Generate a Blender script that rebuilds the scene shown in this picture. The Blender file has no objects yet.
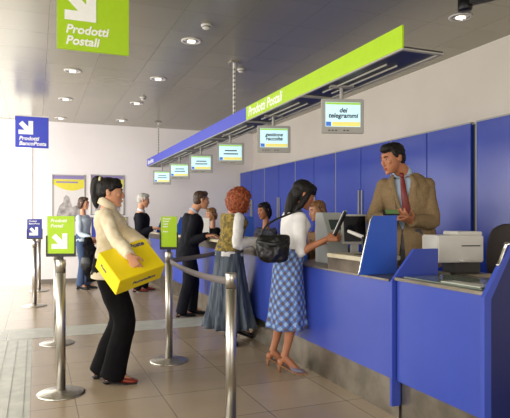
import bpy, bmesh, math, random
import numpy as np
from mathutils import Vector, Matrix, noise
random.seed(4)
V = Vector
C = bpy.context.scene.collection
# ------------------------------------------------------------------ camera, world, light, exposure
CH, F = 1.35, 550.0
TH = math.atan(219 / F); cs, sn = math.cos(TH), math.sin(TH)
cam_d = bpy.data.cameras.new('camera'); cam = bpy.data.objects.new('camera', cam_d); C.objects.link(cam)
cam.location = (0, 0, CH); cam.rotation_euler = (math.pi / 2, 0, -TH)
cam_d.sensor_width = 36; cam_d.lens = F / 510 * 36; cam_d.shift_y = 9 / 510; cam_d.clip_start = 0.05
bpy.context.scene.camera = cam
w = bpy.data.worlds.new('world'); bpy.context.scene.world = w; w.use_nodes = True
bg = w.node_tree.nodes['Background']; bg.inputs[0].default_value = (1.0, 0.97, 0.92, 1); bg.inputs[1].default_value = 0.6
vs = bpy.context.scene.view_settings
vs.view_transform = 'Standard'; vs.look = 'None'; vs.gamma = 1; vs.use_curve_mapping = False; vs.exposure = 0.1

def area(name, loc, to, sx, sy, power, col=(1, 1, 1)):
    d = bpy.data.lights.new(name, 'AREA'); d.shape = 'RECTANGLE'; d.size = sx; d.size_y = sy; d.energy = power; d.color = col
    o = bpy.data.objects.new(name, d); C.objects.link(o); o.location = loc
    o.rotation_euler = (V(to) - V(loc)).to_track_quat('-Z', 'Y').to_euler(); return o
# daylight through the shop windows on the left and behind the photographer
area('daylight_left', (-2.9, 4.0, 1.75), (2, 4.6, 1.3), 6.5, 2.6, 240, (1.0, 0.96, 0.88))
area('daylight_left_far', (-2.9, 9.8, 1.75), (1.5, 11.6, 1.7), 3.6, 2.6, 240, (1.0, 0.97, 0.95))
area('daylight_behind', (0.4, -2.7, 1.9), (1.6, 4, 1.2), 4.5, 2.4, 120, (1.0, 0.95, 0.87))

# ------------------------------------------------------------------ materials
def lin(c):
    return tuple(((x / 255) / 12.92 if x / 255 <= 0.04045 else ((x / 255 + 0.055) / 1.055) ** 2.4) for x in c) + (1,)
MATS = {}
def mat(name, col, rough=0.5, metal=0.0, col2=None, scale=20, detail=3, kind='noise', bump=0.0, bscale=None, emit=None, estr=0, stretch=None, spec=None, trans=0, lo=0.35, hi=0.65):
    if name in MATS: return MATS[name]
    m = bpy.data.materials.new(name); m.use_nodes = True; nt = m.node_tree; N = nt.nodes; L = nt.links
    b = N['Principled BSDF']; b.inputs['Base Color'].default_value = lin(col)
    b.inputs['Roughness'].default_value = rough; b.inputs['Metallic'].default_value = metal
    if spec is not None: b.inputs['Specular IOR Level'].default_value = spec
    if trans: b.inputs['Transmission Weight'].default_value = trans
    tc = N.new('ShaderNodeTexCoord'); mp = N.new('ShaderNodeMapping'); L.new(tc.outputs['Object'], mp.inputs[0])
    if stretch: mp.inputs['Scale'].default_value = stretch
    if col2 is None:
        col2 = tuple(min(255, x * 0.975) for x in col); lo, hi = 0.3, 0.7
    if kind == 'voronoi':
        t = N.new('ShaderNodeTexVoronoi'); t.inputs['Scale'].default_value = scale; fac = t.outputs['Color']
        sp = N.new('ShaderNodeSeparateColor'); L.new(fac, sp.inputs[0]); fac = sp.outputs[0]
    else:
        t = N.new('ShaderNodeTexNoise'); t.inputs['Scale'].default_value = scale; t.inputs['Detail'].default_value = detail; fac = t.outputs[0]
    L.new(mp.outputs[0], t.inputs['Vector'])
    r = N.new('ShaderNodeValToRGB'); r.color_ramp.elements[0].position = lo; r.color_ramp.elements[1].position = hi
    r.color_ramp.elements[0].color = lin(col); r.color_ramp.elements[1].color = lin(col2)
    L.new(fac, r.inputs[0]); L.new(r.outputs[0], b.inputs['Base Color'])
    if bump:
        n2 = N.new('ShaderNodeTexNoise'); n2.inputs['Scale'].default_value = bscale or scale; n2.inputs['Detail'].default_value = 4
        L.new(mp.outputs[0], n2.inputs['Vector'])
        bp = N.new('ShaderNodeBump'); bp.inputs['Strength'].default_value = bump; bp.inputs['Distance'].default_value = 0.01
        L.new(n2.outputs[0], bp.inputs['Height']); L.new(bp.outputs[0], b.inputs['Normal'])
    if emit:
        b.inputs['Emission Color'].default_value = lin(emit); b.inputs['Emission Strength'].default_value = estr
    MATS[name] = m; return m

def grid_mat(name, col, col2, line, sx, sy, ox, oy, lw, rough, metal=0, nscale=3, bump=0.0):
    """square panels with thin joints, in object coordinates"""
    m = bpy.data.materials.new(name); m.use_nodes = True; nt = m.node_tree; N = nt.nodes; L = nt.links
    b = N['Principled BSDF']; b.inputs['Roughness'].default_value = rough; b.inputs['Metallic'].default_value = metal
    tc = N.new('ShaderNodeTexCoord'); sep = N.new('ShaderNodeSeparateXYZ'); L.new(tc.outputs['Object'], sep.inputs[0])
    def M(op, a, bb=None):
        n = N.new('ShaderNodeMath'); n.operation = op
        for i, x in enumerate((a, bb)):
            if x is None: continue
            if isinstance(x, (int, float)): n.inputs[i].default_value = x
            else: L.new(x, n.inputs[i])
        return n.outputs[0]
    lines = []; cells = []
    for ax, s, o in ((0, sx, ox), (1, sy, oy)):
        q = M('DIVIDE', M('SUBTRACT', sep.outputs[ax], o), s)
        fr = M('FRACT', M('ADD', q, 1000.0)); cells.append(M('FLOOR', q))
        d = M('MULTIPLY', M('SUBTRACT', 0.5, M('ABSOLUTE', M('SUBTRACT', fr, 0.5))), s)
        lines.append(M('LESS_THAN', d, lw))
    ln = M('MAXIMUM', lines[0], lines[1])
    cx = N.new('ShaderNodeCombineXYZ'); L.new(cells[0], cx.inputs[0]); L.new(cells[1], cx.inputs[1])
    wn = N.new('ShaderNodeTexWhiteNoise'); L.new(cx.outputs[0], wn.inputs[0])
    ns = N.new('ShaderNodeTexNoise'); ns.inputs['Scale'].default_value = nscale; ns.inputs['Detail'].default_value = 5
    L.new(tc.outputs['Object'], ns.inputs['Vector'])
    f = M('ADD', M('MULTIPLY', wn.outputs[0], 0.45), M('MULTIPLY', ns.outputs[0], 0.6))
    mx = N.new('ShaderNodeMix'); mx.data_type = 'RGBA'; L.new(f, mx.inputs[0]); mx.inputs[6].default_value = lin(col); mx.inputs[7].default_value = lin(col2)
    m2 = N.new('ShaderNodeMix'); m2.data_type = 'RGBA'; L.new(ln, m2.inputs[0]); L.new(mx.outputs[2], m2.inputs[6]); m2.inputs[7].default_value = lin(line)
    L.new(m2.outputs[2], b.inputs['Base Color'])
    bp = N.new('ShaderNodeBump'); bp.inputs['Strength'].default_value = 0.4; bp.inputs['Distance'].default_value = 0.003; bp.invert = True
    L.new(ln, bp.inputs['Height']); L.new(bp.outputs[0], b.inputs['Normal'])
    MATS[name] = m; return m

def check_mat(name, cA, cB, cC, s):
    """diagonal gingham in UV space (metres)"""
    m = bpy.data.materials.new(name); m.use_nodes = True; nt = m.node_tree; N = nt.nodes; L = nt.links
    b = N['Principled BSDF']; b.inputs['Roughness'].default_value = 0.8
    uv = N.new('ShaderNodeTexCoord'); mp = N.new('ShaderNodeMapping'); L.new(uv.outputs['UV'], mp.inputs[0]); mp.inputs['Rotation'].default_value = (0, 0, math.radians(42))
    sep = N.new('ShaderNodeSeparateXYZ'); L.new(mp.outputs[0], sep.inputs[0]); fs = []
    for ax in (0, 1):
        n = N.new('ShaderNodeMath'); n.operation = 'MULTIPLY'; L.new(sep.outputs[ax], n.inputs[0]); n.inputs[1].default_value = 2 * math.pi / s
        k = N.new('ShaderNodeMath'); k.operation = 'SINE'; L.new(n.outputs[0], k.inputs[0])
        g = N.new('ShaderNodeMath'); g.operation = 'MULTIPLY_ADD'; L.new(k.outputs[0], g.inputs[0]); g.inputs[1].default_value = 1.2; g.inputs[2].default_value = 0.5; g.use_clamp = True
        fs.append(g.outputs[0])
    a = N.new('ShaderNodeMix'); a.data_type = 'RGBA'; L.new(fs[0], a.inputs[0]); a.inputs[6].default_value = lin(cA); a.inputs[7].default_value = lin(cB)
    c = N.new('ShaderNodeMix'); c.data_type = 'RGBA'; L.new(fs[0], c.inputs[0]); c.inputs[6].default_value = lin(cB); c.inputs[7].default_value = lin(cC)
    d = N.new('ShaderNodeMix'); d.data_type = 'RGBA'; L.new(fs[1], d.inputs[0]); L.new(a.outputs[2], d.inputs[6]); L.new(c.outputs[2], d.inputs[7])
    L.new(d.outputs[2], b.inputs['Base Color']); MATS[name] = m; return m

BLUE = mat('blue_laminate', (58, 78, 178), 0.32, col2=(62, 83, 184), scale=1.5)
BLUE2 = mat('blue_locker', (34, 60, 162), 0.20, col2=(38, 65, 168), scale=1.2, bump=0.05, bscale=1.5)
BLUE3 = mat('blue_screen_board', (46, 90, 196), 0.4)
BLUE_SHADE = mat('blue_laminate_shaded', (30, 38, 96), 0.3)  # the blue laminate again, with the end panel's shade put into the colour
BLUE_S = mat('blue_sign_face', (62, 74, 190), 0.5)
GREEN = mat('green_sign_face', (168, 208, 12), 0.5)
WHITE = mat('white_print', (244, 244, 240), 0.6)
STEEL = mat('brushed_steel', (206, 202, 194), 0.34, 1.0, col2=(176, 172, 164), scale=40, stretch=(1, 1, 0.05))
STEEL_B = mat('dark_steel', (104, 94, 82), 0.3, 0.9, col2=(80, 72, 62), scale=6)
STEEL_D = mat('dull_steel', (150, 142, 128), 0.38, 0.85, col2=(122, 115, 102), scale=6, bump=0.05, bscale=12)
CHROME = mat('chrome', (210, 208, 205), 0.15, 1.0)
DARK = mat('dark_plastic', (30, 30, 32), 0.45)
BLACK = mat('black_metal', (22, 22, 24), 0.4, 0.3)
GREY_P = mat('grey_plastic', (168, 166, 160), 0.5)
BEIGE_P = mat('beige_plastic', (205, 202, 196), 0.5)
CREAM = mat('cream_worktop', (206, 196, 170), 0.35, col2=(194, 184, 158), scale=9)
WALL = mat('wall_paint', (240, 235, 233), 0.9, col2=(236, 230, 228), scale=0.8, bump=0.03, bscale=30)
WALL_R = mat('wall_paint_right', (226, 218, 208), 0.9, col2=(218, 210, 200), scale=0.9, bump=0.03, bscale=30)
CEIL = grid_mat('ceiling_panels', (150, 147, 132), (164, 160, 145), (128, 126, 114), 0.6, 0.6, 0.12, 5.14, 0.003, 0.27, 0.5, 1.0)
FLOOR = grid_mat('floor_tiles', (148, 131, 108), (168, 150, 126), (100, 88, 74), 0.62, 0.62, 0.27, 6.63, 0.003, 0.27, 0, 5)
LIGHTTILE = mat('pale_tile', (182, 182, 170), 0.4, col2=(164, 165, 154), scale=7)
SCREEN = mat('lit_screen', (190, 222, 232), 0.4, emit=(176, 214, 226), estr=0.75)
SCR_Y = mat('lit_screen_yellow', (226, 214, 120), 0.4, emit=(220, 208, 110), estr=0.5)
SCR_G = mat('lit_screen_green', (150, 200, 70), 0.4, emit=(150, 200, 60), estr=0.5)
SCR_B = mat('lit_screen_blue', (60, 110, 200), 0.4, emit=(50, 100, 190), estr=0.5)
INK = mat('black_ink', (20, 24, 34), 0.6)
LAMP = mat('lamp_glow', (255, 250, 240), 0.5, emit=(255, 248, 235), estr=1.2)
SKIN = mat('skin_light', (206, 150, 116), 0.5, col2=(196, 138, 104), scale=8, bump=0.03, bscale=60)
SKIN_T = mat('skin_tan', (176, 116, 82), 0.5, col2=(166, 106, 74), scale=8, bump=0.03, bscale=60)
LIPS = mat('lips', (160, 76, 68), 0.45)
EYEW = mat('eye_white', (176, 166, 156), 0.3)
IRIS = mat('iris', (34, 24, 20), 0.2)
H_BLK = mat('hair_black', (13, 10, 10), 0.55, spec=0.3, col2=(24, 18, 17), scale=50, stretch=(1, 1, 0.12), bump=0.6, bscale=90)
H_RED = mat('hair_red', (160, 76, 28), 0.6, col2=(104, 42, 16), scale=55, bump=0.9, bscale=80)
H_GRY = mat('hair_grey', (200, 196, 188), 0.6, col2=(160, 156, 148), scale=50, bump=0.5, bscale=80)
H_BRN = mat('hair_brown', (74, 50, 34), 0.5, col2=(48, 32, 22), scale=50, bump=0.5, bscale=80)
H_BLO = mat('hair_blonde', (150, 108, 66), 0.5, col2=(110, 74, 42), scale=50, stretch=(1, 1, 0.15), bump=0.5, bscale=80)

# ------------------------------------------------------------------ helpers
def P(px, py, zc):
    """point seen at a pixel of the photograph, zc metres in front of the camera"""
    xc = (px - 255) / F * zc
    return V((xc * cs + zc * sn, -xc * sn + zc * cs, CH + (218 - py) / F * zc))
def cdir(dx, dup, dz):
    return V((dx * cs + dz * sn, -dx * sn + dz * cs, dup))

def tag(o, label=None, cat=None, group=None, kind=None):
    if label: o['label'] = label
    if cat: o['category'] = cat
    if group: o['group'] = group
    if kind: o['kind'] = kind
    return o
def thing(name, loc, label, cat, group=None):
    o = bpy.data.objects.new(name, None); C.objects.link(o); o.location = loc; o.empty_display_size = 0.1
    return tag(o, label, cat, group)
def root_off(p):
    off = V((0, 0, 0))
    while p is not None:
        off = off + p.location; p = p.parent
    return off
def link(me, name, m, parent=None, smooth=False, origin=None):
    o = bpy.data.objects.new(name, me); C.objects.link(o)
    off = root_off(parent)
    if parent: o.parent = parent
    if origin is not None:
        o.location = V(origin) - off; off = V(origin)
    me.transform(Matrix.Translation(-off))
    if m: me.materials.append(m)
    me.polygons.foreach_set('use_smooth', [smooth] * len(me.polygons)); me.update()
    return o
def obj(name, bm, m, parent=None, smooth=False, origin=None, bevel=0):
    bmesh.ops.recalc_face_normals(bm, faces=bm.faces)
    if bevel: bmesh.ops.bevel(bm, geom=[e for e in bm.edges if e.calc_face_angle(0) > 0.6], offset=bevel, segments=2, affect='EDGES')
    me = bpy.data.meshes.new(name); bm.to_mesh(me); bm.free()
    return link(me, name, m, parent, smooth, origin)
def B(): return bmesh.new()
def box(bm, a, b):
    x0, y0, z0 = a; x1, y1, z1 = b
    vs_ = [bm.verts.new(p) for p in ((x0, y0, z0), (x1, y0, z0), (x1, y1, z0), (x0, y1, z0), (x0, y0, z1), (x1, y0, z1), (x1, y1, z1), (x0, y1, z1))]
    for f in ((0, 3, 2, 1), (4, 5, 6, 7), (0, 1, 5, 4), (1, 2, 6, 5), (2, 3, 7, 6), (3, 0, 4, 7)): bm.faces.new([vs_[i] for i in f])
    return bm
def obox(bm, c, r, f, u, hx, hy, hz):
    vv = []
    for k in (-1, 1):
        for i, j in ((-1, -1), (1, -1), (1, 1), (-1, 1)): vv.append(bm.verts.new(V(c) + r * hx * i + f * hy * j + u * hz * k))
    for q in ((0, 3, 2, 1), (4, 5, 6, 7), (0, 1, 5, 4), (1, 2, 6, 5), (2, 3, 7, 6), (3, 0, 4, 7)): bm.faces.new([vv[i] for i in q])
    return bm
def prism(bm, pts, ax, t0, t1):
    """polygon in the plane across axis ax (0: (y,z), 1: (x,z), 2: (x,y)), extruded t0..t1"""
    def mk(p, t): return {0: (t, p[0], p[1]), 1: (p[0], t, p[1]), 2: (p[0], p[1], t)}[ax]
    a = [bm.verts.new(mk(p, t0)) for p in pts]; b = [bm.verts.new(mk(p, t1)) for p in pts]; n = len(pts)
    bm.faces.new(a); bm.faces.new(b[::-1])
    for i in range(n): bm.faces.new((a[i], b[i], b[(i + 1) % n], a[(i + 1) % n]))
    return bm
def lathe(bm, prof, c, n=40):
    rings = []
    for r, z in prof:
        rings.append([bm.verts.new((c[0] + r * math.cos(2 * math.pi * i / n), c[1] + r * math.sin(2 * math.pi * i / n), c[2] + z)) for i in range(n)] if r > 1e-6 else [bm.verts.new((c[0], c[1], c[2] + z))])
    for a, b in zip(rings, rings[1:]):
        for i in range(n):
            j = (i + 1) % n
            if len(a) == 1 and len(b) == 1: continue
            if len(a) == 1: bm.faces.new((a[0], b[i], b[j]))
            elif len(b) == 1: bm.faces.new((a[i], a[j], b[0]))
            else: bm.faces.new((a[i], a[j], b[j], b[i]))
    return bm
def ell(bm, c, rad, ax=None, n=16):
    ax = ax or (V((1, 0, 0)), V((0, 1, 0)), V((0, 0, 1)))
    m = Matrix(((ax[0].x, ax[1].x, ax[2].x, 0), (ax[0].y, ax[1].y, ax[2].y, 0), (ax[0].z, ax[1].z, ax[2].z, 0), (0, 0, 0, 1)))
    M_ = Matrix.Translation(V(c)) @ m @ Matrix.Diagonal((rad[0], rad[1], rad[2], 1))
    bmesh.ops.create_uvsphere(bm, u_segments=n, v_segments=max(6, n * 2 // 3), radius=1, matrix=M_)
    return bm
def cr(vals, k=4):
    """catmull-rom resample of a list of numbers / vectors"""
    out = []; n = len(vals)
    for i in range(n - 1):
        p0, p1, p2, p3 = vals[max(0, i - 1)], vals[i], vals[i + 1], vals[min(n - 1, i + 2)]
        for s in range(k):
            t = s / k
            out.append(0.5 * ((p1 * 2) + (p2 - p0) * t + (p0 * 2 - p1 * 5 + p2 * 4 - p3) * t * t + (p1 * 3 - p0 - p2 * 3 + p3) * t ** 3))
    out.append(vals[-1]); return out
def tube(bm, pts, rad, n=14, k=3, flat=1.0, fdir=None, cap=True):
    pts = [V(p) for p in pts]; rad = list(rad) if isinstance(rad, (list, tuple)) else [rad] * len(pts)
    if k > 1: pts = cr(pts, k); rad = cr([float(r) for r in rad], k)
    N_ = None; rings = []
    for i, p in enumerate(pts):
        t = (pts[min(i + 1, len(pts) - 1)] - pts[max(i - 1, 0)]).normalized()
        if N_ is None:
            N_ = V(fdir) if fdir else (V((0, 0, 1)) if abs(t.z) < 0.9 else V((1, 0, 0)))
        N_ = (N_ - t * N_.dot(t)).normalized(); Bn = t.cross(N_)
        r = rad[i]; rings.append([bm.verts.new(p + N_ * r * math.cos(2 * math.pi * j / n) + Bn * r * flat * math.sin(2 * math.pi * j / n)) for j in range(n)])
    for a, b in zip(rings, rings[1:]):
        for j in range(n): bm.faces.new((a[j], a[(j + 1) % n], b[(j + 1) % n], b[j]))
    if cap:
        for ring, p in ((rings[0], pts[0]), (rings[-1], pts[-1])):
            c = bm.verts.new(p + ((pts[0] - pts[1]).normalized() * rad[0] * 0.5 if ring is rings[0] else (pts[-1] - pts[-2]).normalized() * rad[-1] * 0.5))
            for j in range(n): bm.faces.new((ring[j], ring[(j + 1) % n], c))
    return bm
def loft(bm, secs, n=28, k=3, cap=True, pw=2.3):
    """secs: (centre, right, fwd, a, b)"""
    cc = cr([V(s[0]) for s in secs], k); rr = cr([V(s[1]) for s in secs], k); ff = cr([V(s[2]) for s in secs], k)
    aa = cr([float(s[3]) for s in secs], k); bb = cr([float(s[4]) for s in secs], k); rings = []
    for c, r, f, a, b in zip(cc, rr, ff, aa, bb):
        ring = []
        for j in range(n):
            t = 2 * math.pi * j / n; x, y = math.cos(t), math.sin(t)
            q = (abs(x) ** pw + abs(y) ** pw) ** (-1 / pw)
            ring.append(bm.verts.new(c + r * a * x * q + f * b * y * q))
        rings.append(ring)
    for A, Bb in zip(rings, rings[1:]):
        for j in range(n): bm.faces.new((A[j], A[(j + 1) % n], Bb[(j + 1) % n], Bb[j]))
    if cap:
        bm.faces.new(rings[0]); bm.faces.new(rings[-1])
    return bm
def rem(name, bm, m, parent, voxel=0.006, smooth=2, disp=0.0, dscale=8.0, dstretch=(1, 1, 1), cut=None, thick=0.0):
    """fuse overlapping closed shells into one continuous surface"""
    bmesh.ops.recalc_face_normals(bm, faces=bm.faces)
    me = bpy.data.meshes.new(name); bm.to_mesh(me); bm.free()
    t = bpy.data.objects.new('tmp', me); C.objects.link(t)
    md = t.modifiers.new('r', 'REMESH'); md.mode = 'VOXEL'; md.voxel_size = voxel; md.use_smooth_shade = True
    if smooth:
        s = t.modifiers.new('s', 'SMOOTH'); s.iterations = smooth; s.factor = 0.5
    dg = bpy.context.evaluated_depsgraph_get(); dg.update()
    me2 = bpy.data.meshes.new_from_object(t.evaluated_get(dg))
    bpy.data.objects.remove(t); bpy.data.meshes.remove(me)
    if disp:
        n = len(me2.vertices); co = np.empty(n * 3); no = np.empty(n * 3)
        me2.vertices.foreach_get('co', co); me2.vertices.foreach_get('normal', no); co = co.reshape(-1, 3); no = no.reshape(-1, 3)
        q = co * dscale * np.array(dstretch)
        d = np.array([noise.noise(V(p)) + 0.5 * noise.noise(V(p) * 2.3) for p in q])
        co = co + no * (d * disp)[:, None]; me2.vertices.foreach_set('co', co.reshape(-1)); me2.update()
    if cut:
        b2 = bmesh.new(); b2.from_mesh(me2)
        bmesh.ops.delete(b2, geom=[f for f in b2.faces if cut(f.calc_center_median())], context='FACES')
        b2.to_mesh(me2); b2.free()
    me2.name = name
    o = link(me2, name, m, parent, True)
    if thick:
        so = o.modifiers.new('t', 'SOLIDIFY'); so.thickness = thick; so.offset = -1
    return o
def text(s, size, name, m, parent, origin, right, up, shear=0.0, bold=0.0, align='LEFT', depth=0.0008):
    cu = bpy.data.curves.new('t', 'FONT'); cu.body = s; cu.size = size; cu.shear = shear; cu.offset = bold; cu.extrude = depth; cu.align_x = align
    cu.resolution_u = 3
    t = bpy.data.objects.new('t', cu); C.objects.link(t)
    dg = bpy.context.evaluated_depsgraph_get(); dg.update()
    me = bpy.data.meshes.new_from_object(t.evaluated_get(dg)); bpy.data.objects.remove(t)
    r = V(right).normalized(); u = V(up).normalized(); n = r.cross(u)
    me.transform(Matrix.Translation(V(origin)) @ Matrix(((r.x, u.x, n.x, 0), (r.y, u.y, n.y, 0), (r.z, u.z, n.z, 0), (0, 0, 0, 1))))
    me.materials.clear()
    return link(me, name, m, parent)
ARROW = [(1, 0), (0, 0), (0, .32), (.42, .32), (.02, .74), (.26, .98), (.68, .56), (.68, 1), (1, 1)]
def plate(name, m, parent, o, r, u, pts, t=0.0015):
    """thin flat shape lying on a surface; pts in (right, up) metres from o"""
    bm = B(); r = V(r).normalized(); u = V(u).normalized(); n = r.cross(u)
    a = [bm.verts.new(V(o) + r * x + u * y) for x, y in pts]; b = [bm.verts.new(V(o) + r * x + u * y + n * t) for x, y in pts]; k = len(pts)
    bm.faces.new(a); bm.faces.new(b)
    for i in range(k): bm.faces.new((a[i], b[i], b[(i + 1) % k], a[(i + 1) % k]))
    return obj(name, bm, m, parent)
def rect(x0, y0, x1, y1): return [(x0, y0), (x1, y0), (x1, y1), (x0, y1)]

# ------------------------------------------------------------------ setting
ZC = 3.34; YB = 12.1; XR = 4.78
XL, YF = -3.2, -3.0
tag(obj('floor', box(B(), (XL, YF, -0.1), (XR, YB, 0)), FLOOR), kind='structure')
tag(obj('ceiling', box(B(), (XL, YF, ZC), (XR, YB, ZC + 0.1)), CEIL), kind='structure')
tag(obj('wall_back', box(B(), (XL, YB, 0), (XR, YB + 0.1, ZC)), WALL), kind='structure')
tag(obj('wall_right', box(B(), (XR, YF, 0), (XR + 0.1, YB, ZC)), WALL_R), kind='structure')
bm = B(); box(bm, (XL - 0.1, YF, 0), (XL, YB, 0.35)); box(bm, (XL - 0.1, YF, 3.1), (XL, YB, ZC))
for y in (-3.0, 0.5, 7.4, 11.7): box(bm, (XL - 0.1, y, 0.35), (XL, y + 0.4, 3.1))
tag(obj('wall_left', bm, WALL), kind='structure')
bm = B(); box(bm, (XL, YF - 0.1, 0), (XR, YF, 0.5)); box(bm, (XL, YF - 0.1, 3.15), (XR, YF, ZC)); box(bm, (2.8, YF - 0.1, 0.5), (XR, YF, 3.15))
tag(obj('wall_front', bm, WALL), kind='structure')
# closed white shutter panel at left of back wall; added glow brightens ceiling and floor
tag(obj('door_1', box(B(), (-2.6, YB - 0.03, 0.0), (-0.08, YB, ZC - 0.02)), mat('glowing_shutter_white', (240, 238, 234), 0.5, emit=(250, 248, 244), estr=1.0)), kind='structure')
tag(obj('baseboard_back', box(B(), (-0.08, YB - 0.015, 0), (4.3, YB, 0.09)), mat('baseboard_grey', (120, 112, 104), 0.5)), kind='structure')
# pale tile band across the floor and the ribbed guide path
bm = B()
for i in range(7):
    box(bm, (-0.64 + i * 0.62 - 0.9, 6.64, 0), (-0.64 + i * 0.62 - 0.905 + 0.615, 7.24, 0.002))
tag(obj('trim_1', bm, LIGHTTILE), kind='structure')
bm = B(); box(bm, (-0.66, 1.0, 0), (-0.04, 6.63, 0.002))
for i in range(6): box(bm, (-0.62 + i * 0.1, 1.0, 0.002), (-0.585 + i * 0.1, 6.6, 0.006))
tag(obj('trim_2', bm, LIGHTTILE), kind='structure')
PLZ = 0.2
tag(obj('floor_platform', box(B(), (2.78, 1.6, 0), (4.3, YB - 0.1, PLZ)), mat('staff_floor', (70, 66, 64), 0.8)), kind='structure')

# ------------------------------------------------------------------ lockers on the right wall
XLK = 4.35
edges = [11.84 - 0.72 * i for i in range(13)]
for i in range(0, 12, 2):
    y1, y0 = edges[i], edges[i + 2]
    if i == 10: y1 -= 0.07; y0 -= 0.07
    t = thing('locker', (XLK + 0.2, (y0 + y1) / 2, 0), 'tall blue two-door locker standing against the right wall', 'locker', 'blue lockers along the right wall')
    obj('body', box(B(), (XLK + 0.02, y0 + 0.004, PLZ if False else 0.0), (XR - 0.01, y1 - 0.004, 2.36)), BLUE2, t)
    for k, (a, b) in enumerate(((y0, (y0 + y1) / 2), ((y0 + y1) / 2, y1))):
        d = obj('door', box(B(), (XLK, a + 0.006, 0.25), (XLK + 0.02, b - 0.006, 2.37)), BLUE2, t, bevel=0.002)
        hy = b - 0.04 if k == 0 else a + 0.04
        obj('handle', box(B(), (XLK - 0.02, hy - 0.012, 1.35), (XLK, hy + 0.012, 1.75)), GREY_P, d, bevel=0.003)
    obj('edge_strip', box(B(), (XLK - 0.004, y1 - 0.012, 0.25), (XLK + 0.02, y1 + 0.0, 2.37)), GREY_P, t)
    obj('top_rail', box(B(), (XLK - 0.002, y0 + 0.004, 2.37), (XLK + 0.05, y1 - 0.004, 2.385)), GREY_P, t)
LK = [o for o in bpy.data.objects if o.name.startswith('locker')]
LKL = ['tall blue locker farthest back, behind the red-haired customer', 'second blue locker from the back wall, behind the seated dark-haired clerk', 'tall blue locker above the head of the woman in the checked skirt', 'tall blue locker just left of the standing clerk in the tan jacket',
       'tall blue locker directly behind the clerk in the tan jacket', 'tall glossy blue locker nearest the camera, beyond the dark gap']
for o, l in zip(LK, LKL): o['label'] = l

tag(obj('gap_shade_strip', box(B(), (XLK + 0.03, 4.575, 0), (XR - 0.02, 4.636, 2.36)), DARK), kind='structure')  # dark filler added in the locker gap, standing in for its shade

# ------------------------------------------------------------------ counter
XF = 2.22
def unit(y0, y1, label):
    t = thing('counter_unit', (XF + 0.25, (y0 + y1) / 2, 0), label, 'counter', 'blue counter units')
    obj('front_panel', box(B(), (XF, y0 + 0.012, 0.27), (XF + 0.02, y1 - 0.012, 0.937)), BLUE, t, bevel=0.002)
    obj('carcass', box(B(), (XF + 0.021, y0 + 0.005, 0.27), (XF + 0.29, y1 - 0.005, 0.925)), DARK, t)
    obj('plinth', box(B(), (XF + 0.045, y0, 0), (XF + 0.26, y1, 0.27)), STEEL_D, t)
    obj('joint_strip', box(B(), (XF + 0.002, y0 - 0.008, 0.27), (XF + 0.02, y0 + 0.010, 0.93)), STEEL_D, t)
unit(2.275, 3.045, 'short blue counter unit nearest the camera, below the white printer')
ul = ['blue counter front beside the checked skirt, in front of the standing clerk', 'blue counter front between the checked skirt and the long denim skirt', 'blue counter front directly behind the long denim skirt',
      'blue counter front between the denim skirt and the man in the dark suit', 'blue counter front just past the man in the dark suit', 'farthest blue counter front, beside the grey-haired man']
ys = [3.075 + 1.42 * i for i in range(7)]
for i in range(6): unit(ys[i], ys[i + 1], ul[i])
# slanted dividers of the near unit
def divider(y, label, x1, foot, cap, zt):
    near = cap
    t = thing('counter_divider', (XF + 0.15, y, 0), label, 'divider')
    obj('panel', prism(B(), [(XF - 0.03, foot), (XF - 0.03, 0.93), (XF + 0.15, zt), (x1, zt), (x1, 0.25 if foot > 0 else 0), (XF + 0.04, 0.25 if foot > 0 else 0), (XF + 0.04, foot)], 1, y - 0.0125, y + 0.0125), BLUE_SHADE if near else BLUE, t, bevel=0.002)
    if cap:
        obj('front_edge', prism(B(), [(XF - 0.034, 0), (XF - 0.034, 0.93), (XF + 0.148, zt + .004), (x1, zt + .004), (x1, zt - .02), (XF + 0.165, zt - .02), (XF + 0.012, 0.92), (XF + 0.012, 0)], 1, y - 0.0145, y + 0.0145), BLUE, t)['label'] = 'bright blue front edge'
        obj('edge_cap', tube(B(), [(XF + 0.07, y, 1.095), (XF + 0.09, y, 1.12), (XF + 0.13, y, zt), (XF + 0.18, y, zt + 0.012), (x1, y, zt + 0.012)], 0.009, k=3), CHROME, t, True)
divider(3.06, 'low blue slanted divider with a foot, left of the white printer', 2.57, 0.10, False, 1.14)
divider(2.25, 'large shade-darkened blue end panel with chrome rim at the right edge of the counter', 2.95, 0.0, True, 1.20)
# near unit top
t = thing('transaction_top', (XF + 0.25, 2.66, 0.93), 'steel and glass topped low counter surface under the white printer', 'countertop')
obj('top_plate', box(B(), (XF - 0.015, 2.265, 0.937), (2.76, 3.045, 0.957)), STEEL_D, t, bevel=0.003)
obj('glass_plate', box(B(), (XF + 0.03, 2.32, 0.958), (2.62, 3.0, 0.964)), mat('green_glass', (120, 132, 118), 0.08, 0.0), t)
obj('plastic_tray', box(B(), (XF + 0.04, 2.34, 0.965), (2.36, 2.66, 0.972)), mat('tray_tint', (190, 196, 184), 0.12), t, bevel=0.002)
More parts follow.
